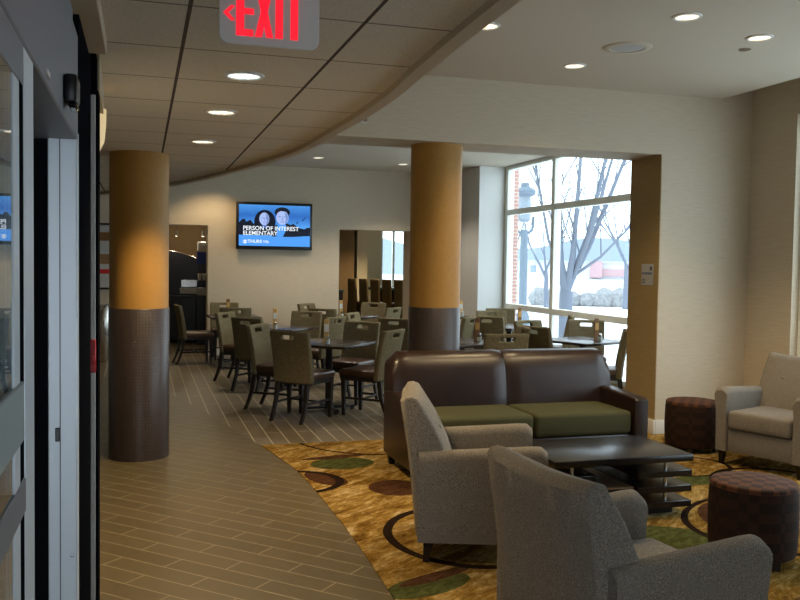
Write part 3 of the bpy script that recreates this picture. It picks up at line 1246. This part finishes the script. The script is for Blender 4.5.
wr = struct('window_3', window_n, 'window_frame_paint')
for a, b_ in ((5.55, 5.80), (5.85, 6.11)):
    bm = NB()
    box(bm, a, b_, 20.0, 20.005, 1.05, 2.85)
    obj('glass_pane', bm, 'window_glass', wr, 0)
portal((5.83, 20.15, 1.95), (R(90), 0, 0), .8, 1.9)
downlight(4.9, 17.2, 3.0, 'unseen fill light added in the ceiling of the far bar nook', HIGH_W * 3, 'lamp_glow')  # unseen lamp added to brighten the nook and its stools
s = thing('bar_counter', 'dark bar counter with teal top behind the row of bar stools', 'counter', (5.42, 18.35, 0), R(33))
bm = NB()
box(bm, -.22, .22, -.75, .55, 0, 1.02)
obj('base', bm, 'dark_laminate', s)
bm = NB()
box(bm, -.30, .26, -.78, .58, 1.02, 1.08, .008, 1)
obj('countertop', bm, 'teal_laminate', s)
s = thing('low_cabinet', 'dark low cabinet against the brown wall in the far nook', 'cabinet', (3.62, 18.40, 0))
bm = NB()
box(bm, -.5, .55, -.25, .25, .05, 1.0, .005, 1)
obj('body', bm, 'dark_laminate', s)
bm = NB()
box(bm, -.52, .57, -.27, .25, 1.0, 1.03, .005, 1)
obj('top', bm, 'teal_laminate', s)


# ------------------------------------------------------------------ dining chair
def back_panel(w, z0, z1, th, slot, warp, nx=9, nz=16):
    """upholstered panel in the y-z plane with a hand slot; warp(y, z) -> x of its middle"""
    bm = bmesh.new()
    sy, sz0, sz1 = slot
    ys = sorted({-w / 2, w / 2, -sy, sy, *[-w / 2 + w * i / nx for i in range(nx + 1)]})
    zs = sorted({z0, z1, sz0, sz1, *[z0 + (z1 - z0) * i / nz for i in range(nz + 1)]})
    ys = [y for i, y in enumerate(ys) if i == 0 or y - ys[i - 1] > .006 or y in (-sy, sy)]
    zs = [z for i, z in enumerate(zs) if i == 0 or z - zs[i - 1] > .006 or z in (sz0, sz1)]

    def solid(i, j):
        if i < 0 or j < 0 or i >= len(ys) - 1 or j >= len(zs) - 1:
            return False
        ym, zm = (ys[i] + ys[i + 1]) / 2, (zs[j] + zs[j + 1]) / 2
        return not (abs(ym) < sy and sz0 < zm < sz1)
    V = {}

    def v(i, j, s_):
        k = (i, j, s_)
        if k not in V:
            y, z = ys[i], zs[j]
            V[k] = bm.verts.new((warp(y, z) + s_ * th / 2, y, z))
        return V[k]
    rim = []
    for i in range(len(ys) - 1):
        for j in range(len(zs) - 1):
            if not solid(i, j):
                continue
            bm.faces.new([v(i, j, 1), v(i + 1, j, 1), v(i + 1, j + 1, 1), v(i, j + 1, 1)])
            bm.faces.new([v(i, j, -1), v(i, j + 1, -1), v(i + 1, j + 1, -1), v(i + 1, j, -1)])
            for (di, dj, a, b_) in ((-1, 0, (i, j + 1), (i, j)), (1, 0, (i + 1, j), (i + 1, j + 1)), (0, -1, (i, j), (i + 1, j)), (0, 1, (i + 1, j + 1), (i, j + 1))):
                if not solid(i + di, j + dj):
                    bm.faces.new([v(*a, 1), v(*a, -1), v(*b_, -1), v(*b_, 1)])
    bmesh.ops.recalc_face_normals(bm, faces=bm.faces)
    es = [e for e in bm.edges if len(e.link_faces) == 2 and e.calc_face_angle(0) > R(60)]
    bmesh.ops.bevel(bm, geom=es, offset=.012, segments=2, profile=.5, affect='EDGES')
    return bm


def make_chair(label, loc, rz, group):
    t_ = thing('dining_chair', label, 'chair', loc, rz, group)
    obj('backrest', back_panel(.465, .39, .92, .058, (.078, .838, .882), lambda y, z: -.235 - .085 * ((z - .39) / .525) ** 1.5 + .55 * y * y), 'dining_fabric', t_, 60)
    bm = NB()
    box(bm, -.23, .24, -.225, .225, .42, .495, .028, 3)
    obj('seat', bm, 'seat_leather', t_)
    bm = NB()
    box(bm, -.215, .225, -.21, .21, .375, .425, .004, 1)
    obj('seat_frame', bm, 'chair_wood', t_)
    for sgn in (-1, 1):
        bm = NB()
        frustum(bm, (.195, sgn * .185, 0), .016, (.195, sgn * .185, .40), .027, .003)
        obj('leg', bm, 'chair_wood', t_)
        bm = NB()
        pts = [(-.335, 0), (-.29, .10), (-.25, .22), (-.225, .40)]
        for (xa, za), (xb, zb) in zip(pts, pts[1:]):
            frustum(bm, (xa, sgn * .185, za), (.016 + za * .02, .016), (xb, sgn * .185, zb), (.016 + zb * .02, .016))
        obj('leg', bm, 'chair_wood', t_)
    for sgn in (-1, 1):
        bm = NB()
        box(bm, -.265, .19, sgn * .185 - .009, sgn * .185 + .009, .175, .20, .003, 1)
        obj('stretcher', bm, 'chair_wood', t_)
    bm = NB()
    box(bm, -.03, -.01, -.178, .178, .18, .198, .003, 1)
    obj('stretcher', bm, 'chair_wood', t_)
    return t_


def make_table(label, loc, rz, group, size=.78):
    t_ = thing('dining_table', label, 'table', loc, rz, group)
    h = size / 2
    bm = NB()
    box(bm, -h, h, -h, h, .715, .745, .005, 2)
    obj('table_top', bm, 'table_top_wood', t_)
    bm = NB()
    lathe(bm, [(.06, .03), (.04, .08), (.038, .66), (.06, .70), (.11, .715)], 24)
    obj('pedestal', bm, 'black_plastic', t_)
    bm = NB()
    for k in range(4):
        m = Matrix.Rotation(k * PI / 2 + PI / 4, 4, 'Z')
        tmp = NB()
        frustum(tmp, (0.02, 0, .045), (.03, .03), (.021, 0, .075), (.02, .02))
        box(tmp, .0, .30, -.028, .028, .022, .05, .008, 2)
        lathe(tmp, [(0, 0), (.022, 0), (.022, .022), (0, .022)], 12, (.275, 0, 0))
        merge(bm, tmp, m)
    obj('pedestal_foot', bm, 'black_plastic', t_)
    return t_


GC = 'dining chairs around the square tables'
GT = 'square dark dining tables'
CH = [
    # x, y, facing (deg), label
    (1.63, 8.80, 45, 'nearest dining chair, back turned to the viewer, at the front dining table'),
    (2.33, 8.88, 137, 'dining chair on the right of the front dining table, beside the leather sofa'),
    (2.33, 9.72, 228, 'dining chair facing the viewer across the front dining table'),
    (1.47, 9.42, -35, 'third dining chair from the front in the row along the aisle, pale curved back'),
    (1.45, 10.92, 45, 'fourth dining chair from the front along the aisle, dark back turned to the viewer'),
    (1.32, 11.72, -35, 'fifth dining chair from the front along the aisle, pale back, facing right'),
    (2.18, 11.03, 135, 'pale-backed dining chair just behind the front table, at the table below the television'),
    (2.09, 11.86, 235, 'dining chair facing the viewer at the table below the television'),
    (.83, 13.92, 6, 'dining chair seen from the side by the coffee room opening, facing right'),
    (1.33, 14.38, -90, 'dining chair against the back wall left of the television, facing the viewer'),
    (1.36, 13.32, 88, 'dining chair with its back to the viewer at the far left table'),
    (2.80, 13.03, 52, 'dark-backed dining chair at the far table under the right edge of the television'),
    (3.75, 14.48, 230, 'dining chair facing the viewer in front of the far bar opening'),
    (3.62, 13.28, 135, 'pale-backed dining chair right of the table before the bar opening'),
    (2.86, 14.12, -45, 'small pale dining chair by the back wall, below the right corner of the television'),
    (3.30, 10.72, 45, 'dark-backed dining chair just left of the far column'),
    (3.98, 10.93, 140, 'pale dining chair half hidden behind the far column on its right'),
    (3.05, 11.52, -35, 'pale tilted-looking dining chair seen above the front dining table, left of the far column'),
    (3.60, 8.34, 82, 'dining chair with back to the viewer just behind the middle of the leather sofa'),
    (3.87, 8.98, 168, 'golden-lit dining chair between the two tables behind the sofa, facing left'),
    (4.62, 9.07, 14, 'dark-backed dining chair left of the window table behind the sofa'),
    (4.90, 8.54, 151, 'dark dining chair edge-on beside the gold wall end, right of the window table'),
    (5.42, 9.74, 245, 'pale dining chair across the window table, its back to the window'),
    (4.80, 9.72, 290, 'dining chair behind the window table, left of the one against the glass'),
    (4.73, 11.04, 42, 'dark-backed dining chair just right of the far column, at the far window table'),
    (5.08, 11.86, 265, 'pale dining chair facing the viewer at the far window table'),
    (5.50, 10.96, 155, 'dining chair at the far window table, next to the window mullion'),
    (5.42, 12.48, 250, 'farthest dining chair by the window, behind the pale one'),
]
proto = None
for x, y, a, lab in CH:
    if proto is None:
        proto = make_chair(lab, (x, y, 0), R(a), GC)
    else:
        dup(proto, lab, (x, y, 0), R(a), GC)
TB = [
    (1.97, 9.22, 50, 'front square dining table between the sofa and the aisle'),
    (1.77, 11.42, 52, 'second dining table along the aisle, below the television'),
    (1.40, 13.86, 2, 'far left dining table before the coffee room opening'),
    (3.25, 13.72, 48, 'far dining table before the bar opening'),
    (3.58, 11.28, 45, 'dining table mostly hidden behind the far column'),
    (3.48, 9.12, 22, 'dining table just right of the far column behind the sofa'),
    (5.02, 9.13, 21, 'window table behind the right half of the sofa'),
    (5.06, 11.36, 25, 'far window table beside the left window panes'),
    (4.90, 13.68, 0, 'farthest dining table in the corner by the window pier'),
]
tproto = None
for x, y, a, lab in TB:
    if tproto is None:
        tproto = make_table(lab, (x, y, 0), R(a), GT)
    else:
        dup(tproto, lab, (x, y, 0), R(a), GT)


# table caddies: menu card standing behind a glass shaker
def make_caddy(label, loc, rz, card):
    t_ = thing('table_card', label, 'table card', loc, rz, 'menu cards on the dining tables')
    bm = NB()
    box(bm, -.028, .028, .012, .026, .0, .265, .003, 1)
    box(bm, -.04, .04, -.0, .038, 0, .012, .003, 1)
    obj('card', bm, card, t_)
    bm = NB()
    box(bm, -.023, .023, .0105, .0125, .13, .21)
    obj('printed_panel', bm, 'white_card' if card == 'amber_card' else 'amber_card', t_)
    return t_


def make_shaker(label, loc):
    t_ = thing('salt_shaker', label, 'shaker', loc, 0, 'glass shakers on the dining tables')
    bm = NB()
    lathe(bm, [(0, 0), (.026, 0), (.03, .01), (.03, .055), (.02, .07)], 18)
    obj('jar', bm, 'jar_glass', t_)
    bm = NB()
    lathe(bm, [(0, .003), (.024, .003), (.026, .045), (0, .046)], 16)
    obj('salt', bm, 'white_card', t_)
    bm = NB()
    lathe(bm, [(.021, .068), (.022, .085), (.014, .095), (0, .097)], 18)
    obj('cap', bm, 'steel', t_)
    return t_


CA = [(1.90, 8.99, 'the front dining table', 'amber_card'), (1.66, 11.10, 'the dining table below the television', 'amber_card'), (3.09, 13.52, 'the far table before the bar opening', 'amber_card'),
      (3.69, 9.12, 'the table behind the sofa beside the far column', 'brown_card'), (5.12, 8.92, 'the window table behind the sofa', 'brown_card'), (5.20, 11.25, 'the far window table', 'brown_card'), (5.13, 13.45, 'the corner table by the window pier', 'amber_card'), (1.33, 13.95, 'the far left table', 'brown_card')]
for x, y, where, card in CA:
    make_caddy('upright ' + ('amber' if card == 'amber_card' else 'brown') + ' menu card on ' + where, (x, y + .05, .745), R(random.uniform(-12, 12)), card)
    make_shaker('small glass salt shaker on ' + where, (x - .005, y - .02, .745))

# bar stools in the nook
sp_ = None
GS = 'bar stools in the far nook'
names = ['first', 'second', 'third', 'fourth', 'fifth']
for k in range(5):
    f = k / 4
    x, y = 4.50 + .72 * f, 18.15 - 1.1 * f
    lab = names[k] + ' of the five bar stools from the left, seen through the far right opening'
    if sp_ is None:
        sp_ = thing('bar_stool', lab, 'bar stool', (x, y, 0), R(33), GS)
        obj('backrest', back_panel(.235, .78, 1.285, .05, (.02, .5, .51), lambda y, z: -.17 - .05 * (z - .78) + .4 * y * y, 5, 6), 'dining_fabric', sp_, 60)
        bm = NB()
        box(bm, -.17, .18, -.16, .16, .72, .79, .02, 2)
        obj('seat', bm, 'seat_leather', sp_)
        for sx in (-1, 1):
            for sy in (-1, 1):
                bm = NB()
                frustum(bm, (sx * .17, sy * .145, 0), .013, (sx * .15, sy * .135, .73), .018)
                obj('leg', bm, 'chair_wood', sp_)
        bm = NB()
        for sy in (-1, 1):
            box(bm, -.16, .16, sy * .14 - .008, sy * .14 + .008, .24, .262)
        box(bm, .15, .17, -.14, .14, .29, .31)
        obj('footrest', bm, 'steel', sp_)
    else:
        dup(sp_, lab, (x, y, 0), R(33), GS)

# ------------------------------------------------------------------ leather sofa
SX0, SX1, SY0, SY1 = 1.87, 3.78, 5.80, 6.66
ZC = .006
sofa = thing('sofa', 'brown leather sofa with two olive green seat cushions', 'sofa', ((SX0 + SX1) / 2, (SY0 + SY1) / 2, ZC))
hw, hd = (SX1 - SX0) / 2, (SY1 - SY0) / 2
bm = NB()
box(bm, -hw + .11, hw - .11, -hd + .045, hd - .05, .09, .315, .015, 2)
obj('base', bm, 'sofa_leather', sofa)


def sofa_back(x0, x1, rl, rr_):
    """half of the tight back: rounded top edge, leaning backwards"""
    bm = bmesh.new()
    nx, nz = 14, 0
    prof = [(-.115, .10), (-.14, .44), (-.13, .56), (-.115, .68), (-.092, .78), (-.062, .85), (-.015, .895), (.05, .91), (.11, .895), (.15, .84), (.16, .70), (.155, .50), (.15, .10)]
    rows = []
    for i in range(nx + 1):
        s_ = i / nx
        x = x0 + (x1 - x0) * s_
        dl, dr = (x - x0), (x1 - x)
        drop = 0
        if rl and dl < rl:
            drop += rl - math.sqrt(max(0, rl * rl - (rl - dl) ** 2))
        if rr_ and dr < rr_:
            drop += rr_ - math.sqrt(max(0, rr_ * rr_ - (rr_ - dr) ** 2))
        edge = min(dl, dr)
        puff = .018 * min(1, edge / .06) ** .5
        row = []
        for (py, pz) in prof:
            z = pz - (drop * max(0, (pz - .5) / .36))
            yy = py - (puff if py < .0 else 0)
            row.append(bm.verts.new((x, hd - .17 + yy, z + (puff * .5 if pz > .8 else 0))))
        rows.append(row)
    for a, b_ in zip(rows, rows[1:]):
        for j in range(len(prof) - 1):
            bm.faces.new((a[j], b_[j], b_[j + 1], a[j + 1]))
        bm.faces.new((a[-1], b_[-1], b_[0], a[0]))
    bm.faces.new(rows[0])
    bm.faces.new(rows[-1][::-1])
    bmesh.ops.recalc_face_normals(bm, faces=bm.faces)
    return bm


obj('back_panel', sofa_back(-hw + .005, -.002, .05, 0), 'sofa_leather', sofa, 50)
obj('back_panel', sofa_back(.002, hw - .004, 0, .07), 'sofa_leather', sofa, 50)
for s_ in (-1, 1):
    bm = NB()
    prof = [(-hd, .09), (hd - .02, .09), (hd - .02, .60), (hd - .25, .625), (-hd + .03, .60), (-hd, .58)]
    m = Matrix(((0, 0, 1, 0), (1, 0, 0, 0), (0, 1, 0, 0), (0, 0, 0, 1)))
    x_in, x_out = hw - .12, hw
    prism(bm, prof, x_in, x_out, m if s_ > 0 else Matrix.Diagonal((-1, 1, 1, 1)) @ m, .022, 3)
    bmesh.ops.recalc_face_normals(bm, faces=bm.faces)
    obj('arm', bm, 'sofa_leather', sofa)
for s_ in (-1, 1):
    bm = NB()
    x0, x1 = (-hw + .125, -.004) if s_ < 0 else (.004, hw - .125)
    box(bm, x0, x1, -hd + .03, hd - .27, .318, .495, .035, 4)
    cush = obj('seat_cushion', bm, 'green_fabric', sofa)
    bm = NB()
    yf = -hd + .034
    for z in (.468, .345):
        tube(bm, [(x0 + .02, yf + .006, z), (x1 - .02, yf + .006, z)], .005)
    obj('piping', bm, 'green_fabric', cush)
for sx in (-1, 1):
    for sy in (-1, 1):
        bm = NB()
        frustum(bm, (sx * (hw - .06), sy * (hd - .07), 0), .022, (sx * (hw - .055), sy * (hd - .065), .095), .032, .003)
        obj('leg', bm, 'espresso_wood', sofa)


# ------------------------------------------------------------------ armchairs
def make_armchair(label, loc, rz):
    t_ = thing('armchair', label, 'armchair', loc, rz, 'grey tweed armchairs')
    # back: raked, top edge slightly dipped, outer face down to the legs
    bm = bmesh.new()
    ny, rows = 12, []
    wb, wt = .335, .335
    fr = [(-.14, .30), (-.16, .45), (-.21, .60), (-.275, .74), (-.345, .85), (-.368, .885)]
    bk = [(-.40, .895), (-.430, .888), (-.442, .865), (-.425, .75), (-.40, .60), (-.375, .40), (-.348, .115)]
    prof = [(-.24, .115)] + fr + bk
    for i in range(ny + 1):
        u = -1 + 2 * i / ny
        e = 1 - abs(u)
        row = []
        for k, (px_, pz_) in enumerate(prof):
            dip = -.022 * (1 - u * u) * max(0, (pz_ - .6) / .28)
            puff = (.022 * (1 - u ** 4)) if 1 <= k <= len(fr) else (-.02 * (1 - u ** 4) if k > len(fr) + 2 else 0)
            row.append(bm.verts.new((px_ + puff + (.02 * (1 - min(1, e * 6)) if 1 <= k <= len(fr) else 0) * 0, u * .335, pz_ + dip)))
        rows.append(row)
    for a, b_ in zip(rows, rows[1:]):
        for j in range(len(prof)):
            k = (j + 1) % len(prof)
            bm.faces.new((a[j], b_[j], b_[k], a[k]))
    bm.faces.new(rows[0][::-1])
    bm.faces.new(rows[-1])
    bmesh.ops.recalc_face_normals(bm, faces=bm.faces)
    es = [e for e in bm.edges if len(e.link_faces) == 2 and e.calc_face_angle(0) > R(65)]
    bmesh.ops.bevel(bm, geom=es, offset=.014, segments=2, profile=.5, affect='EDGES')
    back = obj('backrest', bm, 'grey_tweed', t_, 50)
    bm = NB()
    for y in (-.13, .13):
        lathe(bm, [(0, .008), (.010, .006), (.014, 0)], 14, (-.238, y, .70), Matrix.Rotation(R(64), 4, 'Y'))
    obj('button', bm, 'grey_tweed', back)
    # arms: rounded top, slightly flared at the front, sides running down to the legs
    for s_ in (-1, 1):
        bm = bmesh.new()
        xs = [-.352, -.30, -.15, .0, .15, .25, .305, .33, .337]
        secs = []
        for i, x in enumerate(xs):
            k = max(0, (x + .33) / .68)
            top = .602 + .045 * k
            if x > .285:
                top -= (x - .285) ** 2 * 9
            fl = .018 * k * k
            inn, out_ = .275, .385
            rr2 = .05
            sec = [(inn, .115), (inn + .004, .46), (inn - fl * .3, top - rr2)]
            for a in range(1, 8):
                an = PI - PI * a / 8
                cy = (inn + out_ + fl) / 2
                hwid = (out_ + fl - inn + fl * .3) / 2
                sec.append((cy + hwid * math.cos(an), top - rr2 + rr2 * math.sin(an)))
            sec += [(out_ + fl, top - rr2), (out_ + .001, .44), (out_ - .006, .115)]
            pinch = 0 if x < .325 else .008
            secs.append([bm.verts.new((x, s_ * (y + (pinch if y < .33 else -pinch)), z - (pinch if z > .5 else 0))) for y, z in sec])
        for a, b_ in zip(secs, secs[1:]):
            n_ = len(a)
            for j in range(n_):
                k = (j + 1) % n_
                bm.faces.new((a[j], a[k], b_[k], b_[j]))
        bm.faces.new(secs[0][::-1])
        bm.faces.new(secs[-1])
        bmesh.ops.recalc_face_normals(bm, faces=bm.faces)
        obj('arm', bm, 'grey_tweed', t_, 45)
    bm = NB()
    box(bm, -.245, .32, -.276, .276, .115, .30, .012, 2)
    obj('seat_base', bm, 'grey_tweed', t_)
    bm = NB()
    box(bm, -.20, .35, -.270, .270, .303, .455, .035, 4)
    c_ = obj('seat_cushion', bm, 'grey_tweed', t_)
    bm = NB()
    tube(bm, [(.342, -.25, .435), (.342, .25, .435)], .005)
    tube(bm, [(.342, -.25, .322), (.342, .25, .322)], .005)
    obj('piping', bm, 'grey_tweed', c_)
    for sx, sy in ((1, 1), (1, -1), (-1, 1), (-1, -1)):
        bm = NB()
        frustum(bm, (.30 * sx + (.0 if sx > 0 else -.005), .335 * sy, 0), .016, (.30 * sx + (0 if sx > 0 else .01), .33 * sy, .122), .028, .003)
        obj('leg', bm, 'espresso_wood', t_)
    return t_


a1 = make_armchair('grey tweed armchair between the sofa and the nearest armchair, seen from the side', (1.875, 4.585, ZC), R(-18.5))
dup(a1, 'nearest grey tweed armchair, cut by the bottom edge, seen from behind', (1.805, 2.895, ZC), R(7.5))
dup(a1, 'grey tweed armchair facing left in the corner by the window', (5.0, 5.78, ZC), R(180 + 20))


# ------------------------------------------------------------------ ottomans
def ottoman(label, x, y, rz):
    t_ = thing('ottoman', label, 'ottoman', (x, y, ZC), rz, 'round brown ottomans')
    r = .234
    bm = NB()
    lathe(bm, [(0, .04), (r - .025, .04), (r - .008, .05), (r, .10), (r + .004, .24), (r, .38), (r - .004, .410)], 56)
    obj('body', bm, 'ottoman_fabric', t_)
    bm = NB()
    lathe(bm, [(r - .004, .409), (r - .001, .413), (r - .004, .417)] + [(r - .02 + .016 * math.cos(R(a)), .421 + .018 * math.sin(R(a))) for a in (0, 30, 60, 90)] + [(r * .6, .445), (0, .448)], 56)
    obj('padded_top', bm, 'ottoman_top', t_)
    for k in range(4):
        a = PI / 4 + k * PI / 2
        bm = NB()
        frustum(bm, (math.cos(a) * .20, math.sin(a) * .20, 0), .018, (math.cos(a) * .20, math.sin(a) * .20, .06), .022)
        obj('leg', bm, 'ottoman_leg', t_)


ottoman('nearer round brown ottoman at the right edge, before the coffee table', 3.262, 3.965, PI / 4)
ottoman('farther round brown ottoman between the sofa arm and the corner armchair', 4.69, 6.52, .1)

# ------------------------------------------------------------------ coffee table
ct = thing('coffee_table', 'low dark wood coffee table with tiered end shelves before the sofa', 'coffee table', (2.86, 5.08, ZC), R(0))
TX0, TX1, TY0, TY1 = -.41, .59, -.31, .33
bm = NB()
box(bm, TX0, TX1, TY0, TY1, .355, .40, .004, 2)
obj('table_top', bm, 'espresso_wood', ct)
for z0 in (.255, .155, .055):
    for x0, x1 in ((.19, TX1), (TX0, -.11)):
        bm = NB()
        box(bm, x0, x1, TY0 + .01, TY1 - .01, z0, z0 + .042, .003, 1)
        obj('shelf', bm, 'espresso_wood', ct)
for x in (.42, -.26):
    for y in (TY0 + .06, TY1 - .06):
        bm = NB()
        tube(bm, [(x, y, .055), (x, y, .357)], .011, 12)
        obj('rod', bm, 'steel', ct)
bm = NB()
box(bm, -.109, .189, TY0 + .05, TY1 - .05, .03, .185, .003, 1)
obj('centre_box', bm, 'espresso_wood', ct)
bm = NB()
box(bm, -.105, .185, TY0 + .055, TY1 - .055, .185, .195, .002, 1)
obj('centre_shelf', bm, 'brown_wood', ct)
bm = NB()
box(bm, -.32, .50, -.22, .24, 0, .056)
obj('plinth', bm, 'black_plastic', ct)

# ------------------------------------------------------------------ outdoors
bm = NB()
box(bm, 6.2, 160, -80, 160, -.35, -.25)
box(bm, -60, 6.2, 20.2, 160, -.35, -.25)
box(bm, -60, 6.2, -80, -3.2, -.35, -.25)
g_ = obj('ground', bm, 'snow')
g_['kind'] = 'structure'
ZG = -.25

lp = thing('street_lamp', 'tall street lamp with a capped lantern outside the window', 'street lamp', (11.12, 24.0, ZG))
bm = NB()
lathe(bm, [(0, 0), (.22, 0), (.22, .3), (.13, .5), (.12, 2.6), (.11, 2.95), (0, 2.95)], 20)
obj('post', bm, 'lamp_post_paint', lp)
bm = NB()
for s_ in (-1, 1):
    tube(bm, [(0, 0, 2.85), (s_ * .14, 0, 2.86), (s_ * .25, 0, 2.93), (s_ * .29, 0, 3.06), (s_ * .29, 0, 3.35)], .045, 8)
obj('yoke', bm, 'lamp_post_paint', lp)
bm = NB()
lathe(bm, [(0, 3.18), (.12, 3.18), (.19, 3.26), (.20, 3.6), (.18, 3.95), (.0, 3.96)], 24)
obj('lantern_glass', bm, 'lamp_lens', lp)
bm = NB()
lathe(bm, [(.18, 3.94), (.31, 4.0), (.33, 4.12), (.26, 4.2), (.14, 4.24), (.13, 4.36), (0, 4.38)], 24)
obj('cap', bm, 'lamp_post_paint', lp)


def tree(label, x, y, h, r0, seed, lean=0.0, levels=4, first=.28):
    rnd = random.Random(seed)
    bm = NB()

    def grow(p, d, length, r, lev):
        n = 5
        pts, rs = [p.copy()], [r]
        q, dd = p.copy(), d.copy()
        for i in range(n):
            dd = (dd + Vector((rnd.uniform(-1, 1), rnd.uniform(-1, 1), rnd.uniform(-.3, .6))) * .10).normalized()
            q = q + dd * length / n
            pts.append(q.copy())
            rs.append(r * (1 - .42 * (i + 1) / n))
        tube(bm, pts, rs, 7 if lev < 2 else 5)
        if lev >= levels:
            return
        nb = 3 if lev < 2 else rnd.choice((2, 3))
        for k in range(nb):
            i0 = rnd.choice((2, 3, 4, 5)) if lev else 5 - (k % 2)
            base = pts[i0]
            az = rnd.uniform(0, 2 * PI)
            spread = rnd.uniform(.28, .62)
            side = Vector((math.cos(az), math.sin(az), 0))
            nd = (dd * math.cos(spread) + side * math.sin(spread) + Vector((0, 0, .25))).normalized()
            grow(base, nd, length * rnd.uniform(.62, .85) * (1.35 if lev == 0 else 1), rs[i0] * rnd.uniform(.55, .8), lev + 1)
    grow(Vector((0, 0, 0)), Vector((lean, 0, 1)).normalized(), h * first, r0, 0)
    return tag(obj('bare_tree', bm, 'bark', None, 60, (x, y, ZG)), label, 'tree', 'bare winter trees outside')


bm = NB()
Y0 = 20.0
LIMBS = [([(10.475, 0, ZG), (10.475, 0, .4), (10.478, 0, .95)], .20, .17),
         ([(10.478, 0, .93), (10.34, .1, 1.7), (10.298, .1, 2.41), (10.30, .2, 4.6), (10.34, .2, 7.5)], .13, .03),
         ([(10.478, 0, .93), (10.60, -.1, 1.9), (10.659, -.1, 2.8), (10.72, -.2, 4.73), (10.8, -.3, 7.5)], .10, .02),
         ([(10.50, 0, 1.0), (10.82, 0, 1.75), (11.072, 0, 2.43), (11.70, .1, 4.91), (12.2, .2, 7.2)], .11, .02),
         ([(10.80, 0, 1.6), (11.197, .2, 2.1), (11.75, .3, 3.23), (12.53, .4, 4.95), (13.4, .6, 6.8)], .09, .02),
         ([(10.64, 0, 1.34), (11.324, -.2, 1.85), (12.18, -.3, 2.72), (12.9, -.4, 3.5)], .045, .012),
         ([(10.40, 0, 1.3), (10.047, .2, 2.28), (9.66, .3, 4.29), (9.4, .4, 6.0)], .05, .012),
         ([(10.62, 0, 1.2), (10.9, -.4, 2.4), (11.25, -.8, 4.3), (11.5, -1.1, 6.6)], .07, .015)]
rnd = random.Random(4)
for pts, r0, r1 in LIMBS:
    P3 = [Vector((x, Y0 + y, z)) for x, y, z in pts]
    n = len(P3)
    tube(bm, P3, [r0 + (r1 - r0) * i / (n - 1) for i in range(n)], 9)
    if r1 < .1:
        for k in range(13):
            i = rnd.randrange(1, n - 1)
            f = rnd.random()
            p = P3[i].lerp(P3[i + 1], f)
            d = (P3[i + 1] - P3[i]).normalized()
            d = (d + Vector((rnd.uniform(-.8, .8), rnd.uniform(-.6, .6), rnd.uniform(-.1, .3)))).normalized()
            L = rnd.uniform(.6, 1.8)
            q = p + d * L * .5 + Vector((0, 0, .05))
            e = q + (d + Vector((rnd.uniform(-.3, .3), 0, rnd.uniform(0, .3)))).normalized() * L * .5
            tube(bm, [p, q, e], [.022, .014, .006], 5)
            for w in range(2):
                e2 = q + Vector((rnd.uniform(-.5, .5), rnd.uniform(-.3, .3), rnd.uniform(.1, .6)))
                tube(bm, [q, e2], [.010, .005], 4)
tag(obj('bare_tree', bm, 'bark', None, 60), 'large bare tree outside the right window pane, forking into many upright limbs', 'tree', 'bare winter trees outside')
tree('smaller bare tree farther off between the street lamp and the large tree', 15.4, 31.0, 6.0, .13, 11)
tree('bare tree farther off at the right of the window view', 20.5, 33.5, 7.0, .16, 23)
tree('bare tree close to the street lamp, farther back on its left', 15.0, 34.0, 6.5, .13, 31)
bm = NB()
box(bm, 6.70, 6.92, 15.2, 15.4, ZG, 4.4)
tag(obj('brick_pillar', bm, 'brick', None, 0), 'reddish brick pillar just outside the left window pane', 'pillar')
rnd = random.Random(3)


def hedge(label, x, y, n, L):
    bm = NB()
    for k in range(n):
        t_ = bmesh.new()
        bmesh.ops.create_icosphere(t_, subdivisions=2, radius=1)
        for v in t_.verts:
            v.co *= rnd.uniform(.85, 1.15)
        s_ = rnd.uniform(.35, .6)
        merge(bm, t_, Matrix.Translation((-L / 2 + L * (k + .5) / n, rnd.uniform(-.2, .2), s_ * .7)) @ Matrix.Diagonal((s_ * 1.2, s_, s_ * 1.0, 1)))
    tag(obj('bush', bm, 'hedge_leaf', None, 0, (x, y, ZG), (0, 0, R(-28))), label, 'bush', 'bushes across the snow')


hedge('long low grey bush across the snow, right of the large bare tree', 20.0, 36.0, 7, 5.0)
hedge('short low grey bush across the snow, left of the large bare tree', 15.9, 40.5, 4, 2.6)
bd = thing('building', 'long pale building with a dark red wing far across the snow', 'building', (58.0, 110.0, ZG), R(-28))
bm = NB()
box(bm, -16, 16, 0, 8, 0, 2.3)
obj('wall', bm, 'facade_pale', bd)
bm = NB()
box(bm, 4.6, 14.0, -.6, -.02, 0.5, 1.5)
obj('red_wing', bm, 'facade_red', bd)
bm = NB()
box(bm, 2.9, 4.59, -1.2, -.02, 0.3, 2.6)
obj('red_tower', bm, 'facade_red', bd)
bm = NB()
box(bm, -16.4, 16.4, -.4, 8.4, 2.3, 2.6)
obj('roof', bm, 'roof_grey', bd)
for k in range(8):
    x = -14.5 + k * 1.3
    bm = NB()
    box(bm, x, x + .8, -.06, .02, 0.9, 1.9)
    obj('window', bm, 'glass_dark', bd)
hl = NB()
tmp = bmesh.new()
bmesh.ops.create_grid(tmp, x_segments=60, y_segments=2, size=1)
for v in tmp.verts:
    v.co.z = 0
merge(hl, tmp, Matrix.Diagonal((90, 20, 1, 1)))
bm = hl
for v in bm.verts:
    if abs(v.co.y) < .5:
        v.co.z = 6.2 + 1.0 * math.sin(v.co.x * .09) + .6 * math.sin(v.co.x * .31 + 1)
o = obj('hill', bm, 'far_woods', None, 0, (75, 140, ZG), (0, 0, R(-28)))
o['kind'] = 'structure'
